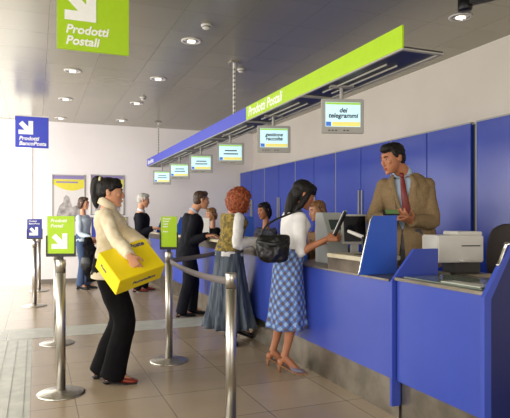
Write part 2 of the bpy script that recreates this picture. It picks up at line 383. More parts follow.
# low steel ledge of the second unit, recess and raised shelf
t = thing('steel_ledge', (XF + 0.2, 3.9, 0.93), 'low bare steel ledge in front of the standing clerk', 'countertop')
obj('ledge_plate', box(B(), (XF - 0.03, 3.085, 0.926), (2.70, 4.86, 0.94)), STEEL_D, t, bevel=0.003)
obj('back_lip', box(B(), (2.701, 3.085, 0.926), (2.712, 4.86, 0.965)), STEEL_D, t)
t = thing('raised_shelf', (2.3, 3.66, 0.94), 'raised cream-edged shelf on a steel box beside the tall blue screen', 'shelf')
obj('shelf_board', box(B(), (2.18, 3.40, 1.036), (2.52, 3.91, 1.068)), CREAM, t, bevel=0.004)
obj('steel_box', box(B(), (2.185, 3.42, 0.9405), (2.50, 3.905, 1.035)), STEEL_B, t, bevel=0.004)
t = thing('worktop', (2.4, 8.2, 0.93), 'long cream customer worktop running along the counter to the back', 'countertop')
obj('board', box(B(), (2.17, 4.87, 1.036), (2.56, 11.6, 1.07)), CREAM, t, bevel=0.004)
obj('fascia', box(B(), (2.20, 4.88, 0.94), (2.53, 11.58, 1.035)), STEEL_B, t)
# tall blue screens
def screen(y, zb, label):
    t = thing('privacy_screen', (2.3, y, zb), label, 'screen', 'blue screens on the counter')
    obj('board', prism(B(), [(2.15, zb), (2.16, zb + 0.03), (2.25, 1.33), (2.28, 1.365), (2.47, 1.37), (2.47, zb)], 1, y - 0.011, y + 0.011), BLUE3, t)
    obj('edge_trim', tube(B(), [(2.146, y, zb + 0.005), (2.155, y, zb + 0.03), (2.245, y, 1.33), (2.277, y, 1.368)], 0.0045, k=2), CHROME, t, True)
screen(3.388, 0.942, 'tall blue slanted screen in front of the standing clerk')
screen(4.83, 0.942, 'tall blue screen partly behind the woman with the black bag')
screen(6.25, 1.0705, 'tall blue screen behind the red-haired woman')
screen(9.09, 1.0705, 'small blue screen just left of the man in the dark suit')
screen(10.52, 1.0705, 'small blue screen beside the grey-haired man, farthest back')

# ------------------------------------------------------------------ canopy with sign fascia, hangers, monitors
t = thing('light_canopy', (2.4, 7.5, 2.46), 'long overhead canopy with blue and green sign band above the counter', 'canopy')
cy0, cy1 = 3.0, 11.95; ym = 3.0
YG = 5.89
obj('frame', (lambda b: (box(b, (2.24, cy0, 2.46), (2.262, cy1, 2.47)), box(b, (2.55, cy0, 2.46), (2.575, cy1, 2.47)), box(b, (2.262, cy0, 2.46), (2.55, cy0 + 0.03, 2.47)), box(b, (2.262, cy1 - 0.03, 2.46), (2.55, cy1, 2.47)), b)[-1])(B()), GREY_P, t)
obj('deck', box(B(), (2.25, cy0 + 0.004, 2.4705), (2.572, cy1 - 0.004, 2.482)), mat('canopy_dark', (56, 56, 60), 0.35, 0.3), t)
obj('blue_fascia', box(B(), (2.236, YG, 2.47), (2.25, cy1, 2.62)), BLUE_S, t)['label'] = 'blue sign band'
gf = obj('green_fascia', box(B(), (2.236, cy0, 2.47), (2.25, YG, 2.62)), GREEN, t); gf['label'] = 'green sign band'
text('Prodotti Postali', 0.145, 'lettering', WHITE, gf, (2.2345, YG - 0.07, 2.50), (0, -1, 0), (0, 0, 1), 0.2, 0.002)
text('BancoPosta', 0.13, 'lettering', WHITE, t, (2.2345, 11.85, 2.50), (0, -1, 0), (0, 0, 1), 0.2, 0.002)
for i in range(6):
    yy = 3.35 + 1.42 * i
    obj('lamp_tube', tube(B(), [(2.36, yy, 2.462), (2.36, yy + 0.95, 2.462)], 0.008, k=1), GREY_P, t, True)
    obj('lamp_tube', tube(B(), [(2.45, yy, 2.462), (2.45, yy + 0.95, 2.462)], 0.008, k=1), GREY_P, t, True)
    obj('cross_bar', box(B(), (2.262, yy + 1.13, 2.458), (2.55, yy + 1.19, 2.470)), GREY_P, t)
for k, (x, y, l) in enumerate(((2.35, 6.62, 'slotted steel hanger dropping from the ceiling to the green and blue canopy'), (2.35, 11.3, 'small steel hanger at the far end of the canopy, near the back wall'))):
    t = thing('canopy_hanger', (x, y, ZC), l, 'hanger')
    bm = B(); box(bm, (x - 0.012, y - 0.020, 2.4825), (x + 0.012, y + 0.020, ZC - 0.02)); obj('channel', bm, BEIGE_P, t)
    obj('ceiling_plate', box(B(), (x - 0.06, y - 0.06, ZC - 0.02), (x + 0.06, y + 0.06, ZC - 0.002)), STEEL, t)
    z = 2.68
    while z < ZC - 0.06:
        bm = B(); box(bm, (x - 0.0135, y - 0.009, z), (x + 0.0135, y + 0.009, z + 0.024)); box(bm, (x - 0.007, y - 0.0215, z), (x + 0.007, y + 0.0215, z + 0.024)); z += 0.055; obj('slot', bm, DARK, t)

def monitor(x, y, z, lines, label, yaw):
    f = V((math.sin(yaw) * -1, -math.cos(yaw), 0)); r = V((0, 0, 1)).cross(f) * -1; r = f.cross(V((0, 0, 1))) * -1; u = V((0, 0, 1))
    t = thing('hanging_monitor', (x, y, z), label, 'monitor', 'hanging monitors under the canopy'); c = V((x, y, z))
    obj('housing', obox(B(), c - f * 0.02, r, f, u, 0.182, 0.018, 0.145), GREY_P, t, bevel=0.006)
    obj('back_shell', obox(B(), c - f * 0.055, r, f, u, 0.12, 0.018, 0.10), GREY_P, t, bevel=0.008)
    o = c + f * 0.0005
    plate('screen', SCREEN, t, o, r, u, rect(-0.150, -0.090, 0.150, 0.115), 0.001)
    o2 = c + f * 0.0018
    plate('screen_header', SCR_G, t, o2, r, u, rect(-0.148, 0.095, 0.148, 0.112))
    plate('screen_footer', SCR_Y, t, o2, r, u, rect(-0.095, -0.086, 0.146, -0.050))
    plate('screen_icon', SCR_B, t, o2, r, u, rect(-0.146, -0.086, -0.103, -0.050))
    bm = B()
    for k in range(5): obox(bm, c + f * 0.004 + r * (-0.12 + k * 0.03 + (0.04 if k > 2 else 0)) + u * -0.122, r, f, u, 0.006, 0.004, 0.004)
    obj('buttons', bm, DARK, t)
    if lines:
        for i, s in enumerate(lines):
            text(s, 0.056, 'screen_text', INK, t, c + f * 0.0022 + u * (0.030 - 0.045 * i), r, u, 0.2, 0.0016, 'CENTER', 0.0003)
    else:
        for i, wd in enumerate((0.085, 0.10)):
            plate('screen_text', INK, t, o2, r, u, rect(-wd + 0.01, 0.030 - 0.042 * i, wd, 0.044 - 0.042 * i))
    obj('stem', tube(B(), [c - f * 0.05 + u * 0.05, c - f * 0.05 + u * (2.4700 - z)], 0.016, k=1), GREY_P, t, True)
    obj('bracket', obox(B(), V((x, y, 2.4635)) - f * 0.05, r, f, u, 0.10, 0.035, 0.0068), GREY_P, t)
ml = ['hanging monitor nearest the camera, its screen reading dei telegrammi', 'second hanging monitor from the right, its screen reading gestione raccolte', 'third hanging monitor from the right, above the red-haired woman', 'hanging monitor above the man in the dark suit, fourth from the right',
      'small hanging monitor second from the far end of the canopy', 'smallest hanging monitor, at the far end of the canopy']
mp_ = [(343, 116, ['dei', 'telegrammi']), (274, 139, ['gestione', 'raccolte']), (230.5, 153.5, None), (201, 163.6, None), (179.5, 171, None), (162, 177.5, None)]
for (px, py, ln), l in zip(mp_, ml):
    u_ = (px - 255) / F; zc = 2.40 / (u_ * cs + sn); p = P(px, py, zc)
    monitor(p.x, p.y, p.z, ln, l, math.radians(16))

# ------------------------------------------------------------------ ceiling fittings
dl = [(1.62, 6.0, 'recessed downlight in the ceiling left of the slotted hanger'), (1.62, 7.8, 'recessed downlight mid ceiling, in line above the dark-suited man'), (1.62, 9.6, 'recessed downlight near the back, in line above the grey-haired man'), (1.62, 11.4, 'small recessed downlight at the back wall, right row'),
      (0.46, 7.8, 'recessed downlight just below the large green hanging sign'), (0.46, 9.7, 'recessed downlight further back, below the green hanging sign'), (0.46, 11.6, 'small recessed downlight at the back wall, left row'), (3.9, 4.3, 'recessed downlight beside the black ceiling arm at top right')]
for x, y, l in dl:
    t = thing('downlight', (x, y, ZC), l, 'ceiling light', 'recessed downlights')
    obj('trim_ring', lathe(B(), [(0.085, -0.001), (0.115, -0.001), (0.112, -0.010), (0.09, -0.012), (0.085, -0.001)], (x, y, ZC)), BEIGE_P, t, True)
    obj('reflector', lathe(B(), [(0.086, -0.0015), (0.086, -0.008), (0.05, -0.004), (0, -0.004)], (x, y, ZC)), CHROME, t, True)
    bm = B(); tube(bm, [(x - 0.04, y + 0.02, ZC - 0.014), (x + 0.04, y + 0.02, ZC - 0.014)], 0.010, k=1); tube(bm, [(x - 0.04, y - 0.02, ZC - 0.014), (x + 0.04, y - 0.02, ZC - 0.014)], 0.010, k=1)
    obj('bulb', bm, LAMP, t, True)
for x, y, l in ((1.63, 5.45, 'round white smoke detector nearest the camera on the ceiling'), (2.55, 6.9, 'small round smoke detector beside the slotted hanger'), (1.64, 9.1, 'small round smoke detector far back between two downlights')):
    t = thing('smoke_detector', (x, y, ZC), l, 'smoke detector', 'smoke detectors')
    obj('base', lathe(B(), [(0, -0.001), (0.055, -0.001), (0.055, -0.014), (0, -0.014)], (x, y, ZC)), BEIGE_P, t, True)
    obj('head', lathe(B(), [(0.042, -0.0145), (0.040, -0.036), (0.024, -0.046), (0, -0.048)], (x, y, ZC)), BEIGE_P, t, True)
    obj('vent_ring', lathe(B(), [(0.0425, -0.020), (0.0435, -0.028), (0.0415, -0.030)], (x, y, ZC)), DARK, t, True)
p = P(465, 2, 4.75)
t = thing('ceiling_arm', (p.x, p.y, ZC), 'black jointed ceiling arm at the top right corner', 'bracket')
obj('mount', box(B(), (p.x - 0.04, p.y - 0.04, ZC - 0.12), (p.x + 0.04, p.y + 0.04, ZC - 0.002)), BLACK, t, bevel=0.004)
obj('joint', lathe(B(), [(0, -0.2), (0.055, -0.2), (0.06, -0.19), (0.06, -0.1), (0, -0.1)], (p.x, p.y, ZC)), BLACK, t, True)
obj('beam', obox(B(), (p.x + 0.28, p.y - 0.50, ZC - 0.13), V((0.49, -0.87, 0)), V((0.87, 0.49, 0)), V((0, 0, 1)), 0.56, 0.035, 0.032), BLACK, t, bevel=0.005)

# ------------------------------------------------------------------ hanging signs
def hang_sign(px0, pxw, pyb, zc, m, lines, label, fs=1.0):
    wd = 0.545; c = P(px0, pyb, zc); t = thing('hanging_sign', (c.x + 0.3, c.y, c.z), label, 'sign', 'hanging signs')
    h = 0.54; r = V((1, 0, 0)); u = V((0, 0, 1))
    obj('panel', box(B(), (c.x, c.y, c.z), (c.x + wd, c.y + 0.02, c.z + h)), m, t, bevel=0.002)
    obj('top_rail', box(B(), (c.x - 0.004, c.y - 0.003, c.z + h + 0.0005), (c.x + wd + 0.004, c.y + 0.023, c.z + h + 0.022)), BEIGE_P, t)
    for x in (c.x + 0.08, c.x + wd - 0.08): obj('cable', tube(B(), [(x, c.y + 0.01, c.z + h + 0.02), (x, c.y + 0.01, ZC - 0.001)], 0.0025, k=1, n=6), STEEL, t)
    o = V((c.x, c.y - 0.0015, c.z))
    plate('arrow', WHITE, t, o + r * 0.055 + u * 0.23, r, u, [(x * 0.235, y * 0.235) for x, y in ARROW])
    for i, s in enumerate(lines): text(s, 0.094, 'lettering', WHITE, t, o + r * 0.062 + u * (0.130 - 0.088 * i), r, u, 0.2, 0.0025)
hang_sign(57, 72, 48, 4.22, GREEN, ['Prodotti', 'Postali'], 'large green hanging sign with white arrow at top left')
hang_sign(15, 32, 147, 9.5, BLUE_S, ['Prodotti', 'BancoPosta'], 'smaller blue hanging sign with white arrow near the back wall')

# ------------------------------------------------------------------ posters
yw = YB - 0.001
PLA = mat('poster_paper', (226, 222, 218), 0.6); PLU = mat('poster_lilac', (140, 128, 178), 0.6); PYE = mat('poster_yellow', (226, 214, 70), 0.6); PGR = mat('poster_grey', (128, 122, 122), 0.6, col2=(196, 190, 186), scale=9)
def wall_xy(px, py):
    u_ = (px - 255) / F; zc = YB / (cs - u_ * sn); return P(px, py, zc)
def poster(px0, px1, py0, py1, label, kind):
    a = wall_xy(px0, py0); b = wall_xy(px1, py1); x0, x1, z1, z0 = a.x, b.x, a.z, b.z
    t = thing('wall_poster', ((x0 + x1) / 2, yw, z0), label, 'poster')
    bm = B(); e = 0.018
    for q in ((x0, z0, x1, z0 + e), (x0, z1 - e, x1, z1), (x0, z0, x0 + e, z1), (x1 - e, z0, x1, z1)): box(bm, (q[0], yw - 0.02, q[1]), (q[2], yw, q[3]))
    obj('frame', bm, GREY_P, t)
    obj('sheet', box(B(), (x0 + e, yw - 0.008, z0 + e), (x1 - e, yw, z1 - e)), PLA, t)
    r = V((1, 0, 0)); u = V((0, 0, 1)); o = V((x0 + e, yw - 0.009, z0 + e)); W = x1 - x0 - 2 * e; H = z1 - z0 - 2 * e
    if kind < 2:
        plate('header_band', PLU, t, o, r, u, rect(0, H - 0.07, W, H))
        n = 16; arc = [(W * i / n, H - 0.24 - 0.13 * math.sin(math.pi * (0.15 + 0.85 * (1 - i / n)) / 1.0) + 0.06) for i in range(n + 1)]
        plate('yellow_swoosh', PYE, t, o, r, u, [(0, H - 0.075)] + arc + [(W, H - 0.075)])
        plate('headline', PLU, t, o - V((0, .002, 0)), r, u, rect(W * .1, H - 0.15, W * .8, H - 0.12))
        ph = H - 0.42; bs = max(0.05, H - 0.95)
        # grey photograph of a seated couple: rounded silhouettes
        plate('photo', PGR, t, o, r, u, [(W * .12, bs), (W * .9, bs), (W * .9, bs + .22), (W * .78, bs + .34), (W * .62, bs + .30), (W * .56, bs + .40), (W * .52, bs + .50), (W * .42, bs + .55), (W * .34, bs + .50), (W * .33, bs + .40), (W * .2, bs + .32), (W * .12, bs + .15)])
    else:
        plate('blue_band', BLUE_S, t, o, r, u, rect(0, H * .35, W * .2, H))
        plate('yellow_band', PYE, t, o, r, u, rect(W * .2, H * .8, W, H))
        plate('photo', PGR, t, o, r, u, rect(W * .25, H * .1, W * .9, H * .7))
poster(52, 85, 174.5, 256, 'tall framed poster on the back wall, left, above the green stand sign', 0)
poster(90.5, 124, 174.5, 215, 'framed poster on the back wall behind the head of the woman with the box', 1)
poster(91, 127, 217, 250, 'low framed notice with blue edge, behind the shoulder of the woman with the box', 2)

# ------------------------------------------------------------------ queue stanchions
def stanchion(px, py, label, zt=1.0, hooks=()):
    zc = F * CH / (py - 218); b = P(px, py, zc); b.z = 0
    t = thing('queue_post', b, label, 'barrier post', 'steel queue posts')
    obj('base', lathe(B(), [(0, 0), (0.178, 0), (0.18, 0.006), (0.165, 0.014), (0.06, 0.022), (0.046, 0.03), (0, 0.03)], b, 48), STEEL, t, True)
    obj('pole', lathe(B(), [(0, 0.0305), (0.034, 0.0305), (0.034, zt - 0.10), (0, zt - 0.10)], b, 32), STEEL, t, True)
    obj('belt_head', lathe(B(), [(0, zt - 0.0995), (0.036, zt - 0.0995), (0.036, zt - 0.004), (0.032, zt), (0, zt)], b, 32), STEEL, t, True)
    return t, b
def stand_sign(b, wd, h, yaw, m, lines, arrow, label, z0=1.0, fs=0.022):
    r = V((math.cos(yaw), math.sin(yaw), 0)); u = V((0, 0, 1)); f = r.cross(u)
    t = thing('stand_sign', (b.x, b.y, z0 + 0.0005), label, 'sign', 'small signs on the queue posts')
    c = V((b.x, b.y, z0 + 0.035 + h / 2))
    obj('holder', obox(obox(obox(B(), c - u * (h / 2), r, f, u, wd / 2 + 0.008, 0.008, 0.012), c - r * (wd / 2 + 0.004) - u * h * .25, r, f, u, 0.005, 0.008, h * .25), c + r * (wd / 2 + 0.004) - u * h * .25, r, f, u, 0.005, 0.008, h * .25), DARK, t)
    obj('foot', obox(B(), V((b.x, b.y, z0 + 0.012)), r, f, u, 0.016, 0.012, 0.0115), DARK, t)
    obj('panel', obox(B(), c, r, f, u, wd / 2, 0.004, h / 2), m, t)
    o = c + f * 0.0045 if f.y < 0 else c - f * 0.0045
    if f.y > 0: raise SystemExit
    tl = o - r * (wd / 2) + u * (h / 2)
    if arrow: plate('arrow', WHITE, t, tl + r * wd * .16 - u * h * .84, r, u, [(x * wd * .58, y * wd * .58) for x, y in ARROW], 0.001)
    for i, s in enumerate(lines): text(s, fs, 'lettering', WHITE, t, tl + r * wd * .12 - u * (fs * 1.3 + i * fs * 1.1), r, u, 0.2, 0.0006, depth=0.0004)
_, b1 = stanchion(61, 393.5, 'steel queue post nearest the camera on the left, carrying the large green stand sign', 1.03)
_, b2 = stanchion(57, 343.5, 'steel queue post just behind the one with the green arrow sign')
_, b3 = stanchion(169, 361, 'steel queue post between the yellow box and the man in the dark suit', 1.03)
_, b4 = stanchion(231, 430, 'close steel queue post in the middle foreground, its base below the frame')
_, b5 = stanchion(34.5, 306, 'far steel queue post on the left, carrying the small blue sign')
_, b6 = stanchion(39, 291, 'farthest steel queue post on the left, behind the blue sign')
stand_sign(b1, 0.205, 0.30, math.radians(-18), GREEN, ['Prodotti', 'Postali'], True, 'green stand sign with white arrow on the left foreground post', z0=1.03, fs=0.036)
stand_sign(b3, 0.155, 0.30, math.radians(-30), GREEN, ['Prodotti', 'Postali', 'Cassa', 'unica', '', 'Poste'], False, 'plain green stand sign with small white lines, behind the yellow box', z0=1.03, fs=0.022)
stand_sign(b5, 0.22, 0.30, math.radians(-15), mat('navy_sign', (36, 44, 140), 0.5), ['Prodotti', 'BancoPosta'], True, 'small dark blue stand sign with white arrow at far left', fs=0.034)
def belt(a, b, sag, label):
    bm = B(); n = 24; up = V((0, 0, 0.024)); d = (b - a); nn = V((d.y, -d.x, 0)).normalized() * 0.001; prev = None
    for i in range(n + 1):
        s = i / n; p = a.lerp(b, s) - V((0, 0, sag * 4 * s * (1 - s)))
        cur = [bm.verts.new(p + up + nn), bm.verts.new(p - up + nn), bm.verts.new(p - up - nn), bm.verts.new(p + up - nn)]
        if prev:
            for k in range(4): bm.faces.new((prev[k], prev[(k + 1) % 4], cur[(k + 1) % 4], cur[k]))
        else: bm.faces.new(cur)
        prev = cur
    bm.faces.new(prev)
    tag(obj('barrier_belt', bm, mat('belt_webbing', (112, 104, 104), 0.7), None, True, origin=(a + b) / 2), label, 'belt')
h = V((0, 0, 0.945))
def edge(p, q): d = (q - p); d.z = 0; return p + h + d.normalized() * 0.037
belt(edge(b3, b4), edge(b4, b3), 0.03, 'grey webbing belt sagging between the two queue posts in the foreground')
wpt = V((2.195, 6.42, 0))
belt(edge(b3, wpt), wpt + h + V((-0.02, 0, 0)), 0.01, 'dark webbing belt running behind the denim skirt to the counter')
tag(obj('belt_clip', box(B(), (2.172, 6.39, 0.915), (2.199, 6.45, 0.975)), DARK, None, origin=(2.185, 6.42, 0.915)), 'small dark belt clip fixed to the counter behind the red-haired woman', 'clip')

# ------------------------------------------------------------------ counter equipment
# white document printer
c = P(452, 248, 4.0); r = V((cs * .96, -sn, 0)).normalized(); r = V((0.97, -0.24, 0)).normalized(); u = V((0, 0, 1)); f = r.cross(u)
t = thing('printer', (c.x, c.y, 0.957), 'white document printer with stepped top on the near counter', 'printer')
obj('body', obox(B(), c, r, f, u, 0.172, 0.13, 0.095), BEIGE_P, t, bevel=0.008)
obj('top_cover', obox(B(), c + r * 0.078 + u * 0.109, r, f, u, 0.094, 0.11, 0.013), BEIGE_P, t, bevel=0.005)
obj('slot', obox(B(), c + r * 0.075 + f * 0.1305 + u * 0.022, r, f, u, 0.07, 0.0015, 0.004), DARK, t)
obj('pedestal', obox(B(), V((c.x, c.y, (0.958 + c.z - 0.096) / 2)) + r * 0.07, r, f, u, 0.10, 0.09, (c.z - 0.096 - 0.958) / 2), mat('mid_grey', (60, 60, 60), 0.5), t, bevel=0.004)
obj('paper_tray', obox(B(), c + r * 0.02 + f * 0.14 - u * 0.08, r, f, u, 0.03, 0.03, 0.006), BEIGE_P, t)
obj('tray_support', box(B(), (2.765, c.y - 0.2, 0.90), (3.0, 3.3, 0.957)), STEEL_D, None).location = (0, 0, 0)
o_ = bpy.data.objects['tray_support']; o_.name = 'back_worktop'; tag(o_, 'narrow steel staff worktop under the white printer', 'countertop')
# desk monitor and machine in front of the seated blonde clerk
c = P(355, 229, 4.75); yaw = math.radians(-14); r = V((math.cos(yaw), math.sin(yaw), 0)); f = r.cross(u)
t = thing('desk_monitor', (c.x, c.y, 0.941), 'grey desk monitor with dark face on the counter behind the blue screen', 'monitor')
uu = V((0, 0, 1)); up_ = (uu - f * 0.15).normalized(); ff = r.cross(up_)
obj('housing', obox(B(), c - ff * 0.02, r, ff, up_, 0.115, 0.02, 0.13), GREY_P, t, bevel=0.008)
plate('screen', mat('dark_glass', (12, 14, 24), 0.12), t, c + ff * 0.0008, r, up_, rect(-0.10, -0.11, 0.095, 0.112), 0.001)
obj('stand', obox(B(), V((c.x, c.y, (c.z - 0.12 + 0.945) / 2)) - ff * 0.02, r, f, uu, 0.03, 0.025, (c.z - 0.12 - 0.945) / 2 + 0.02), GREY_P, t)
obj('foot', obox(B(), V((c.x, c.y, 0.946)) - ff * 0.02, r, f, uu, 0.09, 0.07, 0.005), GREY_P, t)
c = P(331, 226, 5.05)
t = thing('label_machine', (c.x, c.y, 0.941), 'pale grey office machine with a sloping front, beside the dark folder', 'machine')
bm = prism(B(), [(c.y - 0.14, 0.9415), (c.y + 0.12, 0.9415), (c.y + 0.12, 1.40), (c.y - 0.02, 1.40), (c.y - 0.14, 1.18)], 0, c.x - 0.10, c.x + 0.10)
obj('body', bm, mat('machine_grey', (178, 182, 176), 0.5), t, bevel=0.006)
obj('display', obox(B(), V((c.x, c.y - 0.083, 1.29)), V((1, 0, 0)), V((0, -0.88, 0.47)), V((0, 0.47, 0.88)), 0.06, 0.003, 0.05), mat('machine_display', (70, 84, 84), 0.2), t)
# angled beige reading arm
a = P(348, 231, 4.3); b = P(363, 237, 4.2)
t = thing('scanner_arm', (b.x, b.y, 1.0685), 'slim beige scanner arm leaning toward the blue screen', 'scanner')
obj('arm', tube(B(), [a, b], [0.012, 0.016], k=1, flat=0.7), BEIGE_P, t, True)
obj('post', tube(B(), [V((b.x, b.y, 1.082)), b], 0.012, k=1), DARK, t, True)
obj('base', box(B(), (b.x - 0.05, b.y - 0.05, 1.0685), (b.x + 0.05, b.y + 0.05, 1.0755)), DARK, t)

# swivel chairs
def chair(x, y, yaw, sz, label, backtop=0.55, wd=0.22):
    fz = PLZ; t = thing('office_chair', (x, y, fz), label, 'chair', 'dark office chairs behind the counter')
    f = V((math.cos(yaw), math.sin(yaw), 0)); r = f.cross(u); c = V((x, y, fz))
    M_ch = mat('chair_fabric', (48, 36, 32), 0.6, col2=(38, 28, 26), scale=60)
    bm = B(); loft(bm, [(c + u * (sz - 0.08), r, f, wd * .8, wd * .8), (c + u * (sz - 0.06), r, f, wd, wd), (c + u * (sz - 0.01), r, f, wd, wd), (c + u * sz, r, f, wd * .85, wd * .85)], k=2, pw=4); obj('seat', bm, M_ch, t, True)
    q = c - f * 0.22
    bm = B(); loft(bm, [(q + u * (sz + 0.10), r, f, wd * .7, 0.02), (q + u * (sz + 0.16), r, f, wd * .92, 0.03), (q - f * .02 + u * (sz + backtop * .6), r, f, wd, 0.032), (q - f * .03 + u * (sz + backtop - 0.06), r, f, wd * .85, 0.03), (q - f * .03 + u * (sz + backtop), r, f, wd * .45, 0.02)], k=4, pw=3); obj('backrest', bm, M_ch, t, True)
    obj('back_bar', tube(B(), [c - f * 0.1 + u * (sz - 0.09), q - f * 0.04 + u * (sz - 0.05), q - f * .05 + u * (sz + 0.25)], 0.015), BLACK, t, True)
    obj('gas_column', tube(B(), [c + u * 0.08, c + u * (sz - 0.08)], 0.025, k=1), BLACK, t, True)
    bm = B()
    for k in range(5):
        a_ = yaw + 0.3 + k * 2 * math.pi / 5; d = V((math.cos(a_), math.sin(a_), 0)); tube(bm, [c + u * 0.09, c + d * 0.26 + u * 0.06], [0.02, 0.014], k=1)
    obj('star_base', bm, BLACK, t, True)
    for k in range(5):
        a_ = yaw + 0.3 + k * 2 * math.pi / 5; d = V((math.cos(a_), math.sin(a_), 0)); n_ = d.cross(u)
        obj('caster', tube(B(), [c + d * 0.26 + u * 0.026 - n_ * 0.015, c + d * 0.26 + u * 0.026 + n_ * 0.015], 0.026, k=1, cap=False), BLACK, t, True)

# ------------------------------------------------------------------ people
def ik(A, T, l1, l2, pole):
    d = T - A; L_ = d.length; mx = (l1 + l2) * 0.995
    if L_ > mx: T = A + d * (mx / L_); d = T - A; L_ = mx
    a = (l1 * l1 - l2 * l2 + L_ * L_) / (2 * L_); hh = math.sqrt(max(0, l1 * l1 - a * a)); n = d / L_
    p = (V(pole) - n * V(pole).dot(n)).normalized()
    return A + n * a + p * hh, T
def hand(bm, w_, d, n, side, s=1.0, curl=0.5):
    """w_: wrist, d: towards the knuckles, n: palm normal (palm faces +n), side: +1 thumb on +t side"""
    d = d.normalized(); n = (n - d * n.dot(d)).normalized(); t = d.cross(n) * side
    L_ = 0.09 * s
    loft(bm, [(w_ - d * 0.02, t, n, 0.024 * s, 0.017 * s), (w_ + d * 0.02 * s, t, n, 0.028 * s, 0.016 * s), (w_ + d * 0.055 * s, t, n, 0.038 * s, 0.0145 * s), (w_ + d * L_, t, n, 0.039 * s, 0.012 * s), (w_ + d * (L_ + .006), t, n, 0.03 * s, 0.008 * s)], n=16, k=3)
    for i, (o, ln, rr) in enumerate(((0.030, 0.070, .0085), (0.0100, 0.080, .0088), (-0.0105, 0.074, .0085), (-0.030, 0.058, .0076))):
        p = w_ + d * (L_ - 0.012 - abs(o) * .15) * 1 + t * o * s * 1.05; dd = (d + t * o * 2.5).normalized(); pts = [p]; ang = 0
        for seg, fr in enumerate((0.46, 0.31, 0.25)):
            ang += curl * (0.65, 1.0, 0.7)[seg] * (1 + 0.08 * i)
            q = dd * math.cos(ang) + n * math.sin(ang); pts.append(pts[-1] + q * (ln * fr + (0.012 if seg == 0 else 0)) * s)
        tube(bm, pts, [rr * s * k_ for k_ in (1.05, 1, .92, .78)], n=10, k=2)
    p = w_ + d * 0.018 * s + t * 0.020 * s; q1 = (t * 0.75 + d * 0.6 + n * 0.3).normalized(); q2 = (t * 0.25 + d * 0.85 + n * (0.25 + curl * .4)).normalized()
    tube(bm, [p, p + q1 * 0.036 * s, p + q1 * 0.036 * s + q2 * 0.032 * s, p + q1 * 0.036 * s + q2 * 0.056 * s], [0.014 * s, 0.0115 * s, 0.0098 * s, 0.008 * s], n=10, k=2)

class Fig: pass
def make_fig(label, H, male, root, fwd, pelvis, chest, head, hf, sf=None, feet=None, footdir=None, hands=None, skin=SKIN, voxel=0.0055, tilt=0.0, elbow=None, knee=None, hair_mat=H_BLK):
    """all in world coordinates. hf: facing of the head; sf: facing of the chest; hands: [(wrist, dir, palm normal, curl) or None] right then left"""
    g = Fig(); g.H = H; g.male = male; s = H / 1.7; g.s = s; g.u = V((0, 0, 1))
    t = thing('person', root, label, 'person'); g.t = t
    fwd = V(fwd).normalized(); sf = V(sf or fwd).normalized(); hf = V(hf).normalized()
    g.f = fwd; g.r = fwd.cross(g.u).normalized(); g.sf = sf; g.sr = sf.cross(g.u).normalized()
    g.pel = V(pelvis); g.ch = V(chest); g.D = (g.ch - g.pel).length
    g.up = (g.ch - g.pel).normalized()
    hr = hf.cross(g.u).normalized(); hu = hr.cross(hf).normalized(); g.hf, g.hr, g.hu = hf, hr, hu; g.hc = V(head)
    sw = (0.165 if male else 0.138) * s; g.sh = [g.ch + g.sr * sw - g.up * (0.07 if male else 0.05), g.ch - g.sr * sw - g.up * (0.07 if male else 0.05)]
    g.hip = [g.pel + g.r * 0.085 * s - V((0, 0, .03)), g.pel - g.r * 0.085 * s - V((0, 0, .03))]
    l1, l2 = 0.172 * H, 0.150 * H; g.el = []; g.wr = []; g.hd = hands
    for i in (0, 1):
        sd = 1 if i == 0 else -1
        pole = (elbow[i] if elbow and elbow[i] is not None else (V((0, 0, -1)) - sf * 0.5 + g.sr * sd * 0.35))
        e, w_ = ik(g.sh[i], V(hands[i][0]), l1, l2, pole); g.el.append(e); g.wr.append(w_)
    k1, k2 = 0.245 * H, 0.246 * H; g.kn = []; g.an = []; g.ft = feet; g.fd = footdir
    for i in (0, 1):
        kp = knee[i] if knee else fwd
        k_, a_ = ik(g.hip[i], V(feet[i]), k1, k2, kp); g.kn.append(k_); g.an.append(a_)
    bm = B()
    # torso
    loft(bm, torso(g, -0.01 * s, -0.12, 1.0), k=3)
    nb = g.ch + g.up * 0.03; g.nb = nb
    skull = g.hc - g.hf * 0.015 - g.hu * 0.03
    tube(bm, [g.ch - g.up * 0.03, nb, (nb + skull) / 2 - g.hf * 0.008, skull], [(.07 if male else .058) * s, (.062 if male else .050) * s, (.057 if male else .046) * s, (.056 if male else .048) * s], n=18)
    head_mesh(bm, g, s)
    for i in (0, 1):
        a1, a2, a3 = (0.05, 0.04, 0.026) if male else (0.042, 0.034, 0.022)
        S_, E_, W_ = g.sh[i], g.el[i], g.wr[i]
        ell(bm, S_, (a1 * s * 1.05,) * 3)
        tube(bm, [S_, S_.lerp(E_, .4), E_, E_.lerp(W_, .3), W_], [a1 * s, a1 * s * .98, a2 * s, a2 * s * 1.0, a3 * s], n=14)
        hd_ = hands[i]; hand(bm, W_, V(hd_[1]), V(hd_[2]), (1 if i == 0 else -1) * hd_[4] if len(hd_) > 4 else (1 if i == 0 else -1), s * (1.05 if male else 0.95), hd_[3])
        hp, kn, an = g.hip[i], g.kn[i], g.an[i]
        tube(bm, [hp + V((0, 0, .02)), hp.lerp(kn, .35), kn, kn.lerp(an, .3) - fwd * 0.012, kn.lerp(an, .7), an], [.082 * s, .074 * s, .05 * s, .053 * s, .036 * s, .033 * s], n=16)
        foot(bm, g, i, s)
    g.body = rem('body', bm, skin, t, voxel, 2)
    return g
def footpts(g, i, s):
    an = g.an[i]; fd = V(g.fd[i]).normalized(); heelz = an.z - 0.075 * s
    return an, fd, max(heelz, 0)
